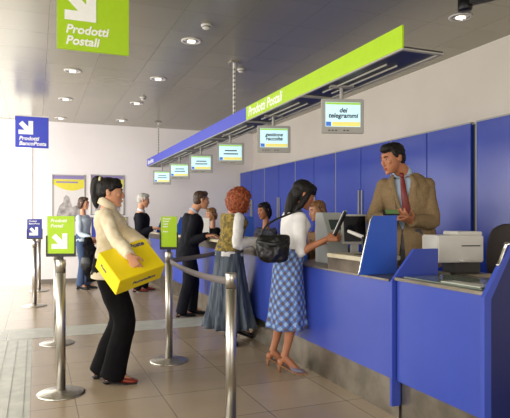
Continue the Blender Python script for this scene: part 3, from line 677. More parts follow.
def foot(bm, g, i, s):
    an, fd, hz = footpts(g, i, s); base = g.floor if hasattr(g, 'floor') else 0
    fl = FL[0]
    toe = an + fd * 0.15 * s; toe.z = fl + 0.022
    ball = an + fd * 0.105 * s; ball.z = fl + 0.032
    heel = an - fd * 0.03 * s; heel.z = an.z - 0.045 * s
    ell(bm, heel, (0.03 * s, 0.03 * s, 0.034 * s))
    r = fd.cross(V((0, 0, 1)))
    tube(bm, [an, an.lerp(ball, .5) + V((0, 0, .008)), ball, toe], [.033 * s, .034 * s, .034 * s, .022 * s], n=14, flat=0.65 if False else 1.0)
FL = [0.0]
def torso(g, o, t0, t1, bust=True, flare=0.0, tw=1.0):
    s = g.s
    if g.male: prof = [(-.35, .17, .125), (-.12, .165, .122), (0.0, .165, .115), (.35, .148, .108), (.62, .168, .118), (.78, .180, .122), (.90, .160, .105), (.98, .128, .088), (1.05, .088, .072), (1.10, .066, .06)]
    else: prof = [(-.35, .175, .13), (-.12, .170, .125), (0.0, .168, .115), (.35, .122, .092), (.60, .135, .100), (.78, .150, .115), (.93, .150, .088), (1.02, .10, .07), (1.07, .058, .052)]
    ts = [p[0] for p in prof]; use = [p for p in prof if t0 < p[0] < t1]
    def at(t): return (t, float(np.interp(t, ts, [p[1] for p in prof])), float(np.interp(t, ts, [p[2] for p in prof])))
    use = [at(t0)] + use + [at(t1)]; out = []
    for t, a, b in use:
        k = min(1, max(0, t)); c = g.pel + (g.ch - g.pel) * t
        if t < 0: c = g.pel + V((0, 0, 1)) * g.D * t * .9 + (g.ch - g.pel) * t * .1
        # lumbar curve
        c = c + g.f * (0.02 * math.sin(math.pi * k)) * s
        if not g.male and bust and 0.6 < t < 0.9: c = c + g.sf * 0.012
        r = (g.r.lerp(g.sr, k)).normalized(); upv = g.up if t > 0.2 else V((0, 0, 1)).lerp(g.up, max(0, t) * 5).normalized()
        f = upv.cross(r).normalized(); r = f.cross(upv).normalized()
        fl = flare * max(0, -t) / 0.35
        out.append((c, r, f, (a * s + o + fl) * tw, (b * s + o + fl)))
    return out
def head_mesh(bm, g, s):
    c, r, f, u_ = g.hc, g.hr, g.hf, g.hu; ax = (r, f, u_)
    def Q(x, y, z): return c + r * x * s + f * y * s + u_ * z * s
    def E(x, y, z, a, b, d): ell(bm, Q(x, y, z), (a * s, b * s, d * s), ax)
    E(0, -.018, .035, .074, .092, .082)
    m = 1.06 if g.male else 1.0
    loft(bm, [(Q(0, .012, .060), r, f, .060 * s, .070 * s), (Q(0, .015, .02), r, f, .066 * s, .075 * s), (Q(0, .016, -.02), r, f, .064 * s, .074 * s), (Q(0, .020, -.055), r, f, .054 * m * s, .068 * s), (Q(0, .030, -.085), r, f, .038 * m * s, .055 * s), (Q(0, .040, -.106), r, f, .022 * m * s, .036 * s)], n=24, k=3, pw=2.2)
    E(0, .078, -.096, .018 * m, .016, .014)           # chin
    E(0, .083, .032, .045, .012, .010)                # brow ridge
    for sd in (-1, 1):
        E(sd * .038, .066, -.012, .020, .018, .017)   # cheekbones
        ell(bm, Q(sd * .074, -.012, -.002), (.007 * s, .019 * s, .031 * s), ax, 12); ell(bm, Q(sd * .079, -.018, .010), (.006 * s, .014 * s, .016 * s), ax, 10)
        E(sd * .010, .098, -.030, .007, .009, .006)
    tube(bm, [Q(0, .086, .022), Q(0, .097, .0), Q(0, .104, -.024), Q(0, .090, -.036)], [.008 * s, .009 * s, .011 * s, .006 * s], n=10)
    E(0, .090, -.056, .020, .010, .006); E(0, .088, -.066, .017, .010, .0065)
def face(g, brow=H_BLK, lips=LIPS):
    c, r, f, u_, s = g.hc, g.hr, g.hf, g.hu, g.s; ax = (r, f, u_)
    def Q(x, y, z): return c + r * x * s + f * y * s + u_ * z * s
    for sd in (-1, 1):
        e = obj('eye', ell(B(), Q(sd * .030, .0795, .010), (.012 * s, .0075 * s, .0042 * s), ax, 12), EYEW, g.t, True)
        obj('iris', ell(B(), Q(sd * .030, .0865, .010), (.0055 * s, .003 * s, .0055 * s), ax, 10), IRIS, e, True)
        obj('eyebrow', tube(B(), [Q(sd * .014, .094, .030), Q(sd * .030, .092, .035), Q(sd * .046, .080, .030)], [.003 * s, .004 * s, .002 * s], n=8), brow, g.t, True)
    bm = B(); ell(bm, Q(0, .096, -.056), (.020 * s, .007 * s, .0045 * s), ax, 12); ell(bm, Q(0, .094, -.065), (.016 * s, .007 * s, .005 * s), ax, 12)
    obj('lips', bm, lips, g.t, True)

def top(g, name, m, o=0.016, t0=-0.15, sleeve=1.0, t1=1.0, flare=0.0, srad=(.062, .052, .040), collar=None, disp=0.006, dscale=9, cut=None, thick=0, voxel=0.007, extra=None, parent=None):
    bm = B(); loft(bm, torso(g, o, t0, t1, flare=flare), k=3, n=36)
    s = g.s
    if sleeve:
        for i in (0, 1):
            S_, E_, W_ = g.sh[i], g.el[i], g.wr[i]; end = E_.lerp(W_, min(1, sleeve)) if sleeve > 0.01 else E_
            ell(bm, S_, (srad[0] * s * 1.08,) * 3)
            tube(bm, [S_, S_.lerp(E_, .5), E_, E_.lerp(end, .5), end], [srad[0] * s, srad[0] * s * .95, srad[1] * s, srad[1] * s * .95, srad[2] * s], n=18)
    if extra: extra(bm)
    return rem(name, bm, m, parent or g.t, voxel, 3, disp, dscale, cut=cut, thick=thick)
def collar(g, m, r0, r1, h0, h1, name='collar', parent=None, open_=0.0, thick=0.008, tiltf=0.2):
    """ring standing round the neck, optionally open at the front"""
    bm = B(); n = 36; rings = []
    nd = (g.hc - g.nb).normalized(); ax_r = g.sr; ax_f = nd.cross(ax_r).normalized() * -1
    if ax_f.dot(g.sf) < 0: ax_f = -ax_f
    for (rr, hh) in ((r0, h0), ((r0 + r1) / 2 + .004, (h0 + h1) / 2), (r1, h1), (r1 - thick, h1), ((r0 + r1) / 2 + .004 - thick, (h0 + h1) / 2), (r0 - thick, h0)):
        ring = []
        for j in range(n + 1):
            a = math.pi / 2 + open_ + (2 * math.pi - 2 * open_) * j / n
            d = ax_r * math.cos(a) + ax_f * math.sin(a); k = -math.sin(a) * tiltf * 0.05
            ring.append(bm.verts.new(g.nb + nd * (hh + k) + d * rr))
        rings.append(ring)
    m_ = len(rings)
    for i in range(m_):
        A, Bq = rings[i], rings[(i + 1) % m_]
        for j in range(n): bm.faces.new((A[j], A[j + 1], Bq[j + 1], Bq[j]))
    if open_:
        bm.faces.new([rg[0] for rg in rings]); bm.faces.new([rg[-1] for rg in rings])
    else:
        bmesh.ops.remove_doubles(bm, verts=bm.verts, dist=1e-5)
    return obj(name, bm, m, parent or g.t, True)
def trousers(g, m, rad=(.098, .085, .066, .062, .066), o=0.014, disp=0.006, name='trousers', hem=0.0, t1=0.2):
    bm = B(); s = g.s; loft(bm, torso(g, o, -0.13, t1), k=3, n=32)
    for i in (0, 1):
        hp, kn, an = g.hip[i], g.kn[i], g.an[i]; e = an + V((0, 0, hem)); 
        tube(bm, [hp + V((0, 0, .03)), hp.lerp(kn, .4), kn, kn.lerp(e, .5), e], [q * s for q in rad], n=20)
    return rem(name, bm, m, g.t, 0.008, 3, disp, 9, (1, 1, 0.5))
def shoe(g, i, m, heel=0.02, name='shoe', sole=BLACK, open_=False, ln=1.0):
    s = g.s; an = g.an[i]; fd = V(g.fd[i]).normalized(); fd.z = 0; fd.normalize(); r = fd.cross(V((0, 0, 1))); fl = FL[0]; up = V((0, 0, 1))
    def S(y, z0, z1, w_): return (an + fd * y * s - up * an.z + up * (fl + (z0 + z1) / 2), r, up, w_ * s, (z1 - z0) / 2)
    h = heel; bm = B()
    zs = lambda y: fl * 0 + h * max(0, min(1, (0.10 - y) / 0.13))
    if not open_:
        loft(bm, [S(-.062, zs(-.06) + .02, zs(-.06) + .055, .016), S(-.05, zs(-.05) + .008, zs(-.05) + .078, .032), S(0, zs(0) + .008, zs(0) + .095, .037), S(.06, zs(.06) + .008, zs(.06) + .072, .041), S(.12 * ln, .008, .052, .047), S(.17 * ln, .008, .040, .038), S(.20 * ln, .010, .028, .018)], n=20, k=3)
    else:
        loft(bm, [S(.06, zs(.06) + .004, zs(.06) + .066, .038), S(.10, .004, .060, .044), S(.15 * ln, .004, .042, .036), S(.185 * ln, .005, .022, .010)], n=20, k=3)
    o_ = rem(name, bm, m, g.t, 0.005, 2)
    bm = B()
    for y0, y1, w0, w1 in ((-.06, -.02, .026, .034), (-.02, .05, .034, .034), (.05, .12 * ln, .034, .045), (.12 * ln, .195 * ln, .045, .018)):
        a = an + fd * y0 * s; b = an + fd * y1 * s; a.z = fl; b.z = fl; za, zb = zs(y0), zs(y1); vv = []
        for p, w_, z in ((a, w0, za), (b, w1, zb)):
            for sd in (-1, 1):
                for dz in (0.0005, 0.011): vv.append(bm.verts.new(p + r * sd * w_ * s + up * (z + dz)))
        for q in ((0, 1, 3, 2), (4, 6, 7, 5), (0, 4, 5, 1), (2, 3, 7, 6), (1, 5, 7, 3), (0, 2, 6, 4)): bm.faces.new([vv[k] for k in q])
    obj('sole', bm, sole, o_, False)
    if h > 0.015:
        a = an - fd * 0.042 * s; a.z = fl + 0.0005; b = V(a); b.z = fl + h + 0.004; b -= fd * .0
        k_ = 0.012 if h > .05 else .026
        obj('heel', tube(B(), [a, b], [k_ * .6 * s if h > .05 else k_, (k_ * 1.6 if h > .05 else k_) * s], k=1, n=10, cap=False) if False else tube(B(), [a + V((0, 0, .003)), b], [k_ * s, k_ * 1.5 * s], k=1, n=12), sole, o_, True)
    return o_
def skirt(g, m, top_t, hemz, ra, rb, ha, hb, amp, nf, hoff=V((0, 0, 0)), name='skirt', uv=False, o=0.02, frill=0.0, sway=None):
    """open tube from the waist to the hem with folds"""
    bm = B(); n = 160; k = 26; s = g.s
    secs = torso(g, o, -0.02, top_t); wc, wr_, wf, wa, wb = secs[-1][0], secs[-1][1], secs[-1][2], secs[-1][3], secs[-1][4]
    hipc = g.pel - V((0, 0, 0.05)); uvl = bm.loops.layers.uv.new('UVMap')
    hemc = V((hipc.x, hipc.y, hemz)) + hoff; rings = []; rnd = [random.random() for _ in range(nf)]
    for i in range(k + 1):
        tt = i / k
        if tt < .25: q = tt / .25; q = q * q * (3 - 2 * q) if False else q; c = wc.lerp(hipc, q); a = wa + (ra - wa) * math.sin(q * math.pi / 2); b = wb + (rb - wb) * math.sin(q * math.pi / 2); r = wr_.lerp(g.r, q); f = wf.lerp(g.f, q)
        else: q = (tt - .25) / .75; c = hipc.lerp(hemc, q); e = q ** 1.2; a = ra + (ha - ra) * e; b = rb + (hb - rb) * e; r = g.r; f = g.f
        am = amp * max(0, (tt - .2) / .8) ** 1.2 + (frill * max(0, (tt - .82) / .18))
        ring = []
        for j in range(n):
            th = 2 * math.pi * j / n; w_ = math.sin(nf * th + 0.6 * math.sin(3 * th) + q * .4) + 0.5 * math.sin(nf * 1.7 * th // 1 * 0 + (nf * 2 + 1) * th + 1.0)
            ring.append(bm.verts.new(c + r * math.cos(th) * (a + am * w_) + f * math.sin(th) * (b + am * w_)))
        rings.append((ring, c))
    L_ = (wc - hemc).length
    for i in range(k):
        A, Bq = rings[i][0], rings[i + 1][0]
        for j in range(n):
            fc = bm.faces.new((A[j], A[(j + 1) % n], Bq[(j + 1) % n], Bq[j]))
            for lp, (jj, ii) in zip(fc.loops, ((j, i), (j + 1, i), (j + 1, i + 1), (j, i + 1))): lp[uvl].uv = (jj / n * 1.05, ii / k * L_)
    o_ = obj(name, bm, m, g.t, True); so = o_.modifiers.new('t', 'SOLIDIFY'); so.thickness = 0.003; so.offset = 1
    return o_
def hair(g, m, parts, voxel=0.006, disp=0.004, dscale=30, st=(1, 1, .3), name='hair', curls=None):
    c, r, f, u_, s = g.hc, g.hr, g.hf, g.hu, g.s; ax = (r, f, u_)
    def Q(p): return c + r * p[0] * s + f * p[1] * s + u_ * p[2] * s
    bm = B()
    for p in parts:
        if p[0] == 'e': ell(bm, Q(p[1]), tuple(q * s for q in p[2]), ax, 20)
        else: tube(bm, [Q(q) for q in p[1]], [q * s for q in p[2]], n=14, flat=p[3] if len(p) > 3 else 1.0, fdir=f)
    if curls:
        cc, R_, n_, rr, keep = curls
        for i in range(n_):
            z = 1 - 2 * (i + .5) / n_; th = i * 2.39996; q = math.sqrt(1 - z * z); d = V((q * math.cos(th), q * math.sin(th), z))
            if not keep(d): continue
            k_ = 0.93 + 0.1 * random.random()
            ell(bm, Q((cc[0] + d.x * R_[0] * k_, cc[1] + d.y * R_[1] * k_, cc[2] + d.z * R_[2] * k_)), (rr * s * (0.8 + .5 * random.random()),) * 3, ax, 10)
    return rem(name, bm, m, g.t, voxel, 1, disp, dscale, st)
SHORT = [('e', (0, -.024, .048), (.082, .096, .082)), ('e', (0, -.050, .0), (.072, .066, .075)), ('e', (0, .030, .094), (.060, .050, .036)),
         ('t', [(.074, .020, .050), (.076, .012, .012)], [.012, .009]), ('t', [(-.074, .020, .050), (-.076, .012, .012)], [.012, .009])]

BLKCL = mat('black_cloth', (9, 8, 10), 0.9, spec=0.15, col2=(13, 12, 15), scale=12, bump=0.15, bscale=25)
NAVY = mat('dark_suit_cloth', (13, 14, 22), 0.85, spec=0.2, col2=(18, 19, 28), scale=12, bump=0.15, bscale=25)
CREAMJ = mat('cream_jacket_cloth', (222, 208, 180), 0.85, col2=(208, 192, 162), scale=10, bump=0.2, bscale=22)
TWEED = mat('tan_tweed', (146, 122, 88), 0.9, col2=(108, 88, 60), scale=160, detail=5, bump=0.3, bscale=120)
WHITEC = mat('white_cloth', (230, 228, 226), 0.85, col2=(216, 214, 214), scale=10, bump=0.15, bscale=25)
PALEB = mat('pale_blue_cloth', (168, 186, 208), 0.85, bump=0.15, bscale=25)
DENIM = mat('denim', (58, 68, 82), 0.9, col2=(98, 108, 120), scale=26, stretch=(1, 1, 0.06), lo=.42, hi=.6, bump=0.2, bscale=60)
VEST = mat('patterned_vest_cloth', (150, 128, 58), 0.9, col2=(98, 84, 44), scale=38, kind='voronoi', lo=.2, hi=.8)
TIE = mat('red_tie_silk', (118, 26, 24), 0.5, col2=(96, 20, 20), scale=60)
CHECK = check_mat('diagonal_check', (150, 180, 222), (92, 122, 186), (98, 84, 90), 0.060)
TANB = mat('tan_blouse', (146, 112, 82), 0.85)
LEATHER = mat('black_leather', (14, 14, 16), 0.35, col2=(22, 22, 25), scale=20, bump=0.3, bscale=30)
REDSH = mat('red_brown_leather', (128, 42, 24), 0.4); GREYSH = mat('grey_leather', (120, 112, 128), 0.4)

def scr(px, py, zc): return P(px, py, zc)
RT = cdir(1, 0, 0); AW = cdir(0, 0, 1)      # across the picture / away from the camera
UP = V((0, 0, 1))

# ---- woman with the yellow box
z0 = 4.57; c0 = scr(112, 0, z0); c0.z = 0
fw = (RT + AW * 0.18).normalized(); rr_ = fw.cross(UP)     # her right side is towards the camera
H_ = 1.74
pel = scr(108.5, 0, z0); pel.z = 0.94; chs = scr(107, 0, z0); chs.z = 1.415
hdc = scr(110.5, 193, z0)
# box first: corner D nearest the camera
k_ = 3.93 / 4.33
D_ = scr(120, 281.6, 3.92); e1 = cdir(.2795, .0960, .2707); e2 = cdir(.1852, -.1990, -.1207); e3 = cdir(-.0559, -.1108, .0970)
e2 = (e2 - e1 * e1.dot(e2) / e1.length_squared); e3 = (e3 - e1 * e1.dot(e3) / e1.length_squared); e3 = e3 - e2 * e2.dot(e3) / e2.length_squared
bc = D_ + (e1 - e2 + e3) / 2
YEL = mat('yellow_cardboard', (238, 214, 8), 0.55, col2=(232, 206, 6), scale=5)
t = thing('parcel_box', bc, 'yellow cardboard parcel box held by the woman in the cream jacket', 'box')
n1, n2, n3 = e1.normalized(), e2.normalized(), e3.normalized()
obj('carton', obox(B(), bc, n1, n2, n3, e1.length / 2, e2.length / 2, e3.length / 2), YEL, t, bevel=0.003)
fn = -n3      # outward normal of the large face
ctr = bc - e3 / 2
obj('lid_flap', obox(B(), bc + (-e3 / 2) + fn * 0.0012, n1, n2, n3, e1.length / 2 - .003, e2.length / 2 - .003, 0.001), YEL, t)
upd = -n2
if n1.cross(upd).dot(fn) > 0: rgt = n1
else: rgt = n1
PB = mat('parcel_print', (60, 62, 120), 0.6)
text('Poste', 0.055, 'lettering', PB, t, ctr + fn * 0.003 - e2 * 0.31 + e1 * 0.10, rgt, upd, 0.1, 0.002)
fb = ctr * 0 + bc + e2 / 2 + n2 * 0.0012
text('Posteitaliane', 0.040, 'lettering', PB, t, fb - e1 * 0.18 + e3 * 0.12, n1, -n3 if n1.cross(-n3).dot(n2) > 0 else n3, 0.1, 0.001)
fl_ = bc - e1 / 2 - n1 * 0.0012
rr1 = n2
text('Poste', 0.034, 'lettering', PB, t, fl_ - e2 * 0.30 + e3 * 0.05, rr1, n3 if rr1.cross(n3).dot(-n1) > 0 else -n3, 0.1, 0.001)
# wrists
wR = scr(137.0, 267.5, 3.95); wL = scr(149, 247, 4.38)
g = make_fig('woman with black ponytail in a cream jacket and black trousers holding a yellow box', H_, False, c0, fw, pel, chs, hdc, (fw + V((0, 0, -.06))), None,
             feet=[c0 + rr_ * 0.09 - fw * 0.02 + UP * .09 + RT * .03, c0 - rr_ * 0.08 - fw * 0.09 + UP * .09], footdir=[fw + rr_ * .12, fw - rr_ * .1],
             hands=[(wR, RT * 0.45 - UP * 0.85 + AW * 0.15, AW * 0.9 - UP * .1, 0.55), (wL, -RT * .3 + UP * 0.4 - AW * .85, -UP * 0.9, 0.5)], skin=SKIN,
             elbow=[-RT * 0.7 - UP * .8 - AW * 0.3, -UP + RT * .1 + AW * .4], voxel=0.0048)
face(g)
top(g, 'jacket', CREAMJ, 0.014, -0.17, 0.97, 1.0, flare=0.0, srad=(.058, .054, .042), disp=0.010, dscale=10)
collar(g, CREAMJ, 0.085, 0.070, -0.01, 0.055, open_=0.25, tiltf=.4)
trousers(g, BLKCL, (.106, .104, .088, .093, .104), disp=0.008, hem=-0.035)
for i in (0, 1): shoe(g, i, REDSH, 0.02)
hair(g, H_BLK, [('e', (0, -.022, .046), (.081, .097, .082)), ('e', (0, -.055, .010), (.070, .060, .066)), ('e', (0, .018, .062), (.079, .076, .048)), ('e', (0, .030, .090), (.062, .052, .036)), ('t', [(.073, .03, .05), (.070, .0, .02), (.06, -.05, -.01)], [.014, .014, .02]), ('t', [(-.073, .03, .05), (-.070, .0, .02), (-.06, -.05, -.01)], [.014, .014, .02]),
     ('t', [(0, -.07, .092), (0, -.108, .100), (0, -.128, .052), (0, -.124, -.03), (0, -.105, -.105), (0, -.10, -.135)], [.030, .036, .036, .032, .022, .006])], disp=0.004)
q = g.hc - g.hf * 0.088 * g.s + g.hu * 0.104 * g.s
obj('hair_tie', ell(B(), q + rr_ * .012, (.034, .014, .026), (g.hr, g.hf, g.hu), 14), mat('pale_tie', (214, 206, 160), .6), g.t, True)

# ---- customer in white top and checked skirt
z0 = 4.90; c0 = scr(279, 0, z0); c0.z = 0; fw = V((1, 0.05, 0)).normalized(); fw = (RT * 0.95 + AW * .30).normalized(); rr_ = fw.cross(UP)
pel = scr(287.5, 0, z0); pel.z = 0.965; chs = scr(294.5, 0, z0); chs.z = 1.395; hdc = scr(303.5, 195.5, z0)
wR = scr(327, 239, 4.70); wL = scr(322, 243, 4.95)
f1 = scr(284, 0, 4.80); f1.z = 0.135; f2 = scr(272.5, 0, 5.02); f2.z = 0.135
g = make_fig('woman with long dark hair in a white top and blue checked skirt', 1.67, False, c0, fw, pel, chs, hdc, fw * .9 - UP * .38 - AW * .12, None,
             feet=[f1, f2], footdir=[fw - AW * .5, fw - AW * .35],
             hands=[(wR, RT * .9 + UP * .18 - AW * .1, -UP * .3 + AW * .9, 0.7), (wL, RT * .9 + UP * .1, UP * .9, 0.5)], skin=SKIN_T, voxel=0.005,
             elbow=[-UP - RT * .35, -UP - RT * .2])
face(g)
top(g, 'shirt', WHITEC, 0.012, 0.10, 0.12, 1.0, srad=(.058, .050, .043), disp=0.006)
skirt(g, CHECK, 0.27, 0.375,   .172, .125, .195, .165, 0.012, 6, hoff=RT * 0.0, frill=0.006)
for i in (0, 1):
    shoe(g, i, GREYSH, 0.065, open_=True, ln=1.05, sole=mat('tan_sole', (150, 104, 70), .5), name='mule')
hair(g, H_BLK, [('e', (0, -.024, .052), (.090, .106, .088)), ('e', (0, -.055, 0), (.085, .072, .09)), ('e', (0, .034, .088), (.070, .06, .042)), ('e', (0, .020, .060), (.084, .080, .05)),
     ('t', [(.070, .035, .055), (.080, .015, .0), (.080, .0, -.07), (.070, -.02, -.14), (.06, -.03, -.19)], [.018, .026, .030, .026, .01]), ('t', [(-.070, .03, .055), (-.080, .01, .0), (-.080, -.01, -.07), (-.07, -.03, -.14)], [.018, .026, .028, .02]),
     ('t', [(0, -.06, .03), (0, -.075, -.05), (0.01, -.075, -.12), (0.02, -.075, -.19), (0.02, -.075, -.25)], [.060, .062, .056, .042, .012], 0.9)], disp=0.004)
# shoulder bag
cb = scr(272.5, 248, 4.62)
t = thing('shoulder_bag', cb, 'slouchy black leather shoulder bag hanging behind the woman in the checked skirt', 'bag')
rb_ = (RT * .97 + AW * .2).normalized(); fb_ = rb_.cross(UP)
bm = B(); loft(bm, [(cb - UP * .125 + rb_ * .01, rb_, fb_, .06, .03), (cb - UP * .10 + rb_ * .01, rb_, fb_, .115, .055), (cb - UP * .03, rb_, fb_, .145, .065), (cb + UP * .04, rb_, fb_, .15, .055), (cb + UP * .095 + rb_ * 0.01, rb_, fb_, .135, .03), (cb + UP * .11 + rb_ * 0.01, rb_, fb_, .11, .012)], k=4, pw=2.8)
rem('pouch', bm, LEATHER, t, 0.006, 2, 0.010, 12)
shp = g.sh[0] + UP * .065
obj('strap', tube(B(), [cb - rb_ * .11 + UP * .07, cb - rb_ * .04 + UP * .20, shp - RT * .05 - AW * .03 - UP * .01, shp + RT * .02 - AW * .04, shp + RT * .005 + AW * .02 + UP * .003], 0.009, n=10, flat=.4), LEATHER, t, True)
obj('flap', tube(B(), [cb - rb_ * .13 + UP * .055 + fb_ * .03, cb + UP * .03 + fb_ * .062, cb + rb_ * .13 + UP * .06 + fb_ * .03], 0.02, n=10, flat=.4), LEATHER, t, True)
# dark folder she holds
a = scr(334.5, 236, 4.55); b = scr(345.5, 212, 4.55); d = (b - a).normalized(); n_ = d.cross(AW).normalized()
t = thing('document_folder', (a + b) / 2, 'dark upright folder held over the counter by the woman in white', 'folder')
dd = (AW * .9 + RT * .25).normalized(); dd = (dd - d * dd.dot(d)).normalized(); nn_ = d.cross(dd)
obj('cover', obox(B(), (a + b) / 2, dd, d, nn_, 0.10, (b - a).length / 2, 0.005), DARK, t)
obj('pages', obox(B(), (a + b) / 2 + nn_ * .008, dd, d, nn_, 0.095, (b - a).length / 2 - .006, 0.003), PLA, t)
obj('green_tab', obox(B(), b + d * .004, dd, d, nn_, 0.02, 0.006, 0.006), mat('tab_green', (120, 170, 40), .5), t)

# ---- red-haired customer
z0 = 6.05; c0 = scr(233, 0, z0); c0.z = 0; fw = (RT * 0.85 + AW * .55).normalized(); rr_ = fw.cross(UP)
pel = scr(229, 0, z0); pel.z = 1.00; chs = scr(233, 0, z0); chs.z = 1.40; hdc = scr(241.5, 202.5, z0)
f1 = scr(228, 0, 5.95); f1.z = .135; f2 = scr(240, 0, 6.2); f2.z = .135
wR = scr(258, 241, 5.98); wL = scr(255, 240, 6.3)
g = make_fig('woman with curly red hair in a patterned vest and long denim skirt', 1.70, False, c0, fw, pel, chs, hdc, fw + RT * .2 - UP * .12, None,
             feet=[f1, f2], footdir=[RT * .3 - AW * .6, RT * .9 + AW * .1], hands=[(wR, RT * .95 + UP * .1, -UP, .3), (wL, RT * .9 - AW * .2, -UP, .3)], voxel=0.006,
             elbow=[-UP - RT * .1 - AW * .3, -UP])
face(g, H_BRN)
top(g, 'blouse', WHITEC, 0.010, -0.16, 0.97, 1.0, srad=(.060, .058, .044), disp=0.010)
top(g, 'vest', VEST, 0.024, -0.02, 0, .985, disp=0.004, cut=lambda p: False)
skirt(g, DENIM, 0.10, 0.16, .180, .140, .28, .26, 0.026, 11, hoff=RT * .02, frill=0.014)
for i in (0, 1): shoe(g, i, LEATHER, 0.06, ln=1.1)
hair(g, H_RED, [('e', (0, -.03, .04), (.10, .11, .10)), ('e', (0, -.05, -.04), (.10, .08, .08))], curls=((0, -.035, .012), (.135, .125, .140), 420, .021, lambda d: not (d.y > .45 and d.z < .45)), disp=.006, dscale=45, st=(1, 1, 1))

# ---- man in dark suit
z0 = 7.60; c0 = scr(187, 0, z0); c0.z = 0; fw = (RT * 0.9 + AW * .35).normalized(); rr_ = fw.cross(UP)
pel = scr(188, 0, z0); pel.z = 0.97; chs = scr(193, 0, z0); chs.z = 1.40; hdc = scr(201.5, 200.5, z0)
f1 = scr(181, 0, 7.5); f1.z = .085; f2 = scr(192, 0, 7.7); f2.z = .085
wR = scr(207, 236, 7.35); wL = scr(209, 235, 7.6)
g = make_fig('dark-haired man in a dark suit leaning on the counter, seen from behind', 1.77, True, c0, fw, pel, chs, hdc, fw * 1 - UP * .1, None,
             feet=[f1, f2], footdir=[fw, fw - AW * .1], hands=[(wR, RT * .95 + UP * .1, -UP, .5), (wL, RT * .9 - AW * .2, -UP, .5)], voxel=0.0065, elbow=[-UP - RT * .5, -UP])
face(g, H_BRN)
top(g, 'jacket', NAVY, 0.018, -0.36, 0.95, 1.0, flare=0.02, srad=(.072, .062, .046), disp=0.008)
collar(g, PALEB, 0.072, 0.066, 0.0, 0.032)
trousers(g, NAVY, (.105, .095, .078, .074, .074), hem=-.03)
for i in (0, 1): shoe(g, i, LEATHER, 0.02)
hair(g, H_BRN, SHORT)
# white papers held
# ---- grey-haired man
z0 = 10.1; c0 = scr(141, 0, z0); c0.z = 0; fw = (RT * 0.95 + AW * .2).normalized(); rr_ = fw.cross(UP)
pel = scr(141, 0, z0); pel.z = 0.98; chs = scr(141, 0, z0); chs.z = 1.44; hdc = scr(143.5, 200.5, z0)
f1 = scr(137, 0, 10.05); f1.z = .085; f2 = scr(144, 0, 10.3); f2.z = .085
g = make_fig('grey-haired man in a dark jacket standing at the far end of the counter', 1.80, True, c0, fw, pel, chs, hdc, fw * 1 - UP * .25, None,
             feet=[f1, f2], footdir=[fw, fw], hands=[(scr(153, 228, 9.9), RT * .95 + UP * .1, -UP, .5), (scr(153, 228, 10.2), RT * .9 - AW * .2, -UP, .5)], voxel=0.008, elbow=[-UP - RT * .5, -UP])
face(g, H_GRY)
top(g, 'jacket', NAVY, 0.018, -0.36, 0.95, 1.0, flare=0.02, srad=(.075, .065, .046), disp=0.008, voxel=.01)
collar(g, WHITEC, 0.075, 0.068, 0.0, 0.045)
trousers(g, NAVY, (.105, .095, .078, .074, .074), hem=-.03)
for i in (0, 1): shoe(g, i, REDSH, 0.02)
hair(g, H_GRY, SHORT, voxel=.008)

# ---- woman at the far left
z0 = 10.5; c0 = scr(84, 0, z0); c0.z = 0; fw = (RT * 0.9 - AW * .2).normalized(); rr_ = fw.cross(UP)
pel = scr(83, 0, z0); pel.z = 0.97; chs = scr(83, 0, z0); chs.z = 1.40; hdc = scr(83.8, 203.5, z0)
f1 = scr(80, 0, 10.4); f1.z = .085; f2 = scr(88, 0, 10.6); f2.z = .085
g = make_fig('woman in a pale blue sweater and jeans standing by the wall posters', 1.70, False, c0, fw, pel, chs, hdc, fw * 1 - UP * .1, None,
             feet=[f1, f2], footdir=[fw, fw], hands=[(scr(91, 238, 10.25), RT * .6 - UP * .5, AW, .6), (scr(91, 240, 10.5), RT * .6 - UP * .4, -AW, .6)], voxel=0.008, elbow=[-UP - RT * .5, -UP])
face(g)
top(g, 'sweater', mat('sweater_cloth', (190, 204, 216), .9), 0.014, -0.15, 0.95, 1.0, srad=(.060, .052, .042), disp=0.008, voxel=.009)
trousers(g, mat('jeans_blue', (66, 84, 118), .9), (.098, .088, .066, .068, .078), hem=-.03)
for i in (0, 1): shoe(g, i, LEATHER, 0.02)
hair(g, H_BRN, [('e', (0, -.024, .048), (.083, .098, .082)), ('e', (0, -.055, -.02), (.085, .065, .1)), ('t', [(.07, .03, .05), (.08, .0, -.03), (.075, -.02, -.11)], [.018, .026, .012]), ('t', [(-.07, .03, .05), (-.08, .0, -.03), (-.075, -.02, -.11)], [.018, .026, .012]), ('e', (0, .03, .09), (.062, .05, .036))], voxel=.008)
cb = scr(91, 262, 10.15)
t = thing('folded_coat', cb, 'long black coat and bag carried by the woman in the pale blue sweater', 'coat')
bm = B(); loft(bm, [(cb + UP * .45 - RT * .05, RT, AW, .06, .04), (cb + UP * .3 - RT * .03, RT, AW, .10, .06), (cb, RT, AW, .12, .08), (cb - UP * .28 + RT * .02, RT, AW, .12, .06), (cb - UP * .36, RT, AW, .07, .03)], k=4)
rem('cloth', bm, BLKCL, t, .009, 2, .03, 9)
bm = B(); q = cb - UP * .02 - RT * .07 - AW * .06; loft(bm, [(q - UP * .13, RT, AW, .07, .03), (q, RT, AW, .11, .05), (q + UP * .12, RT, AW, .08, .025)], k=4); rem('bag', bm, LEATHER, t, .009, 2)

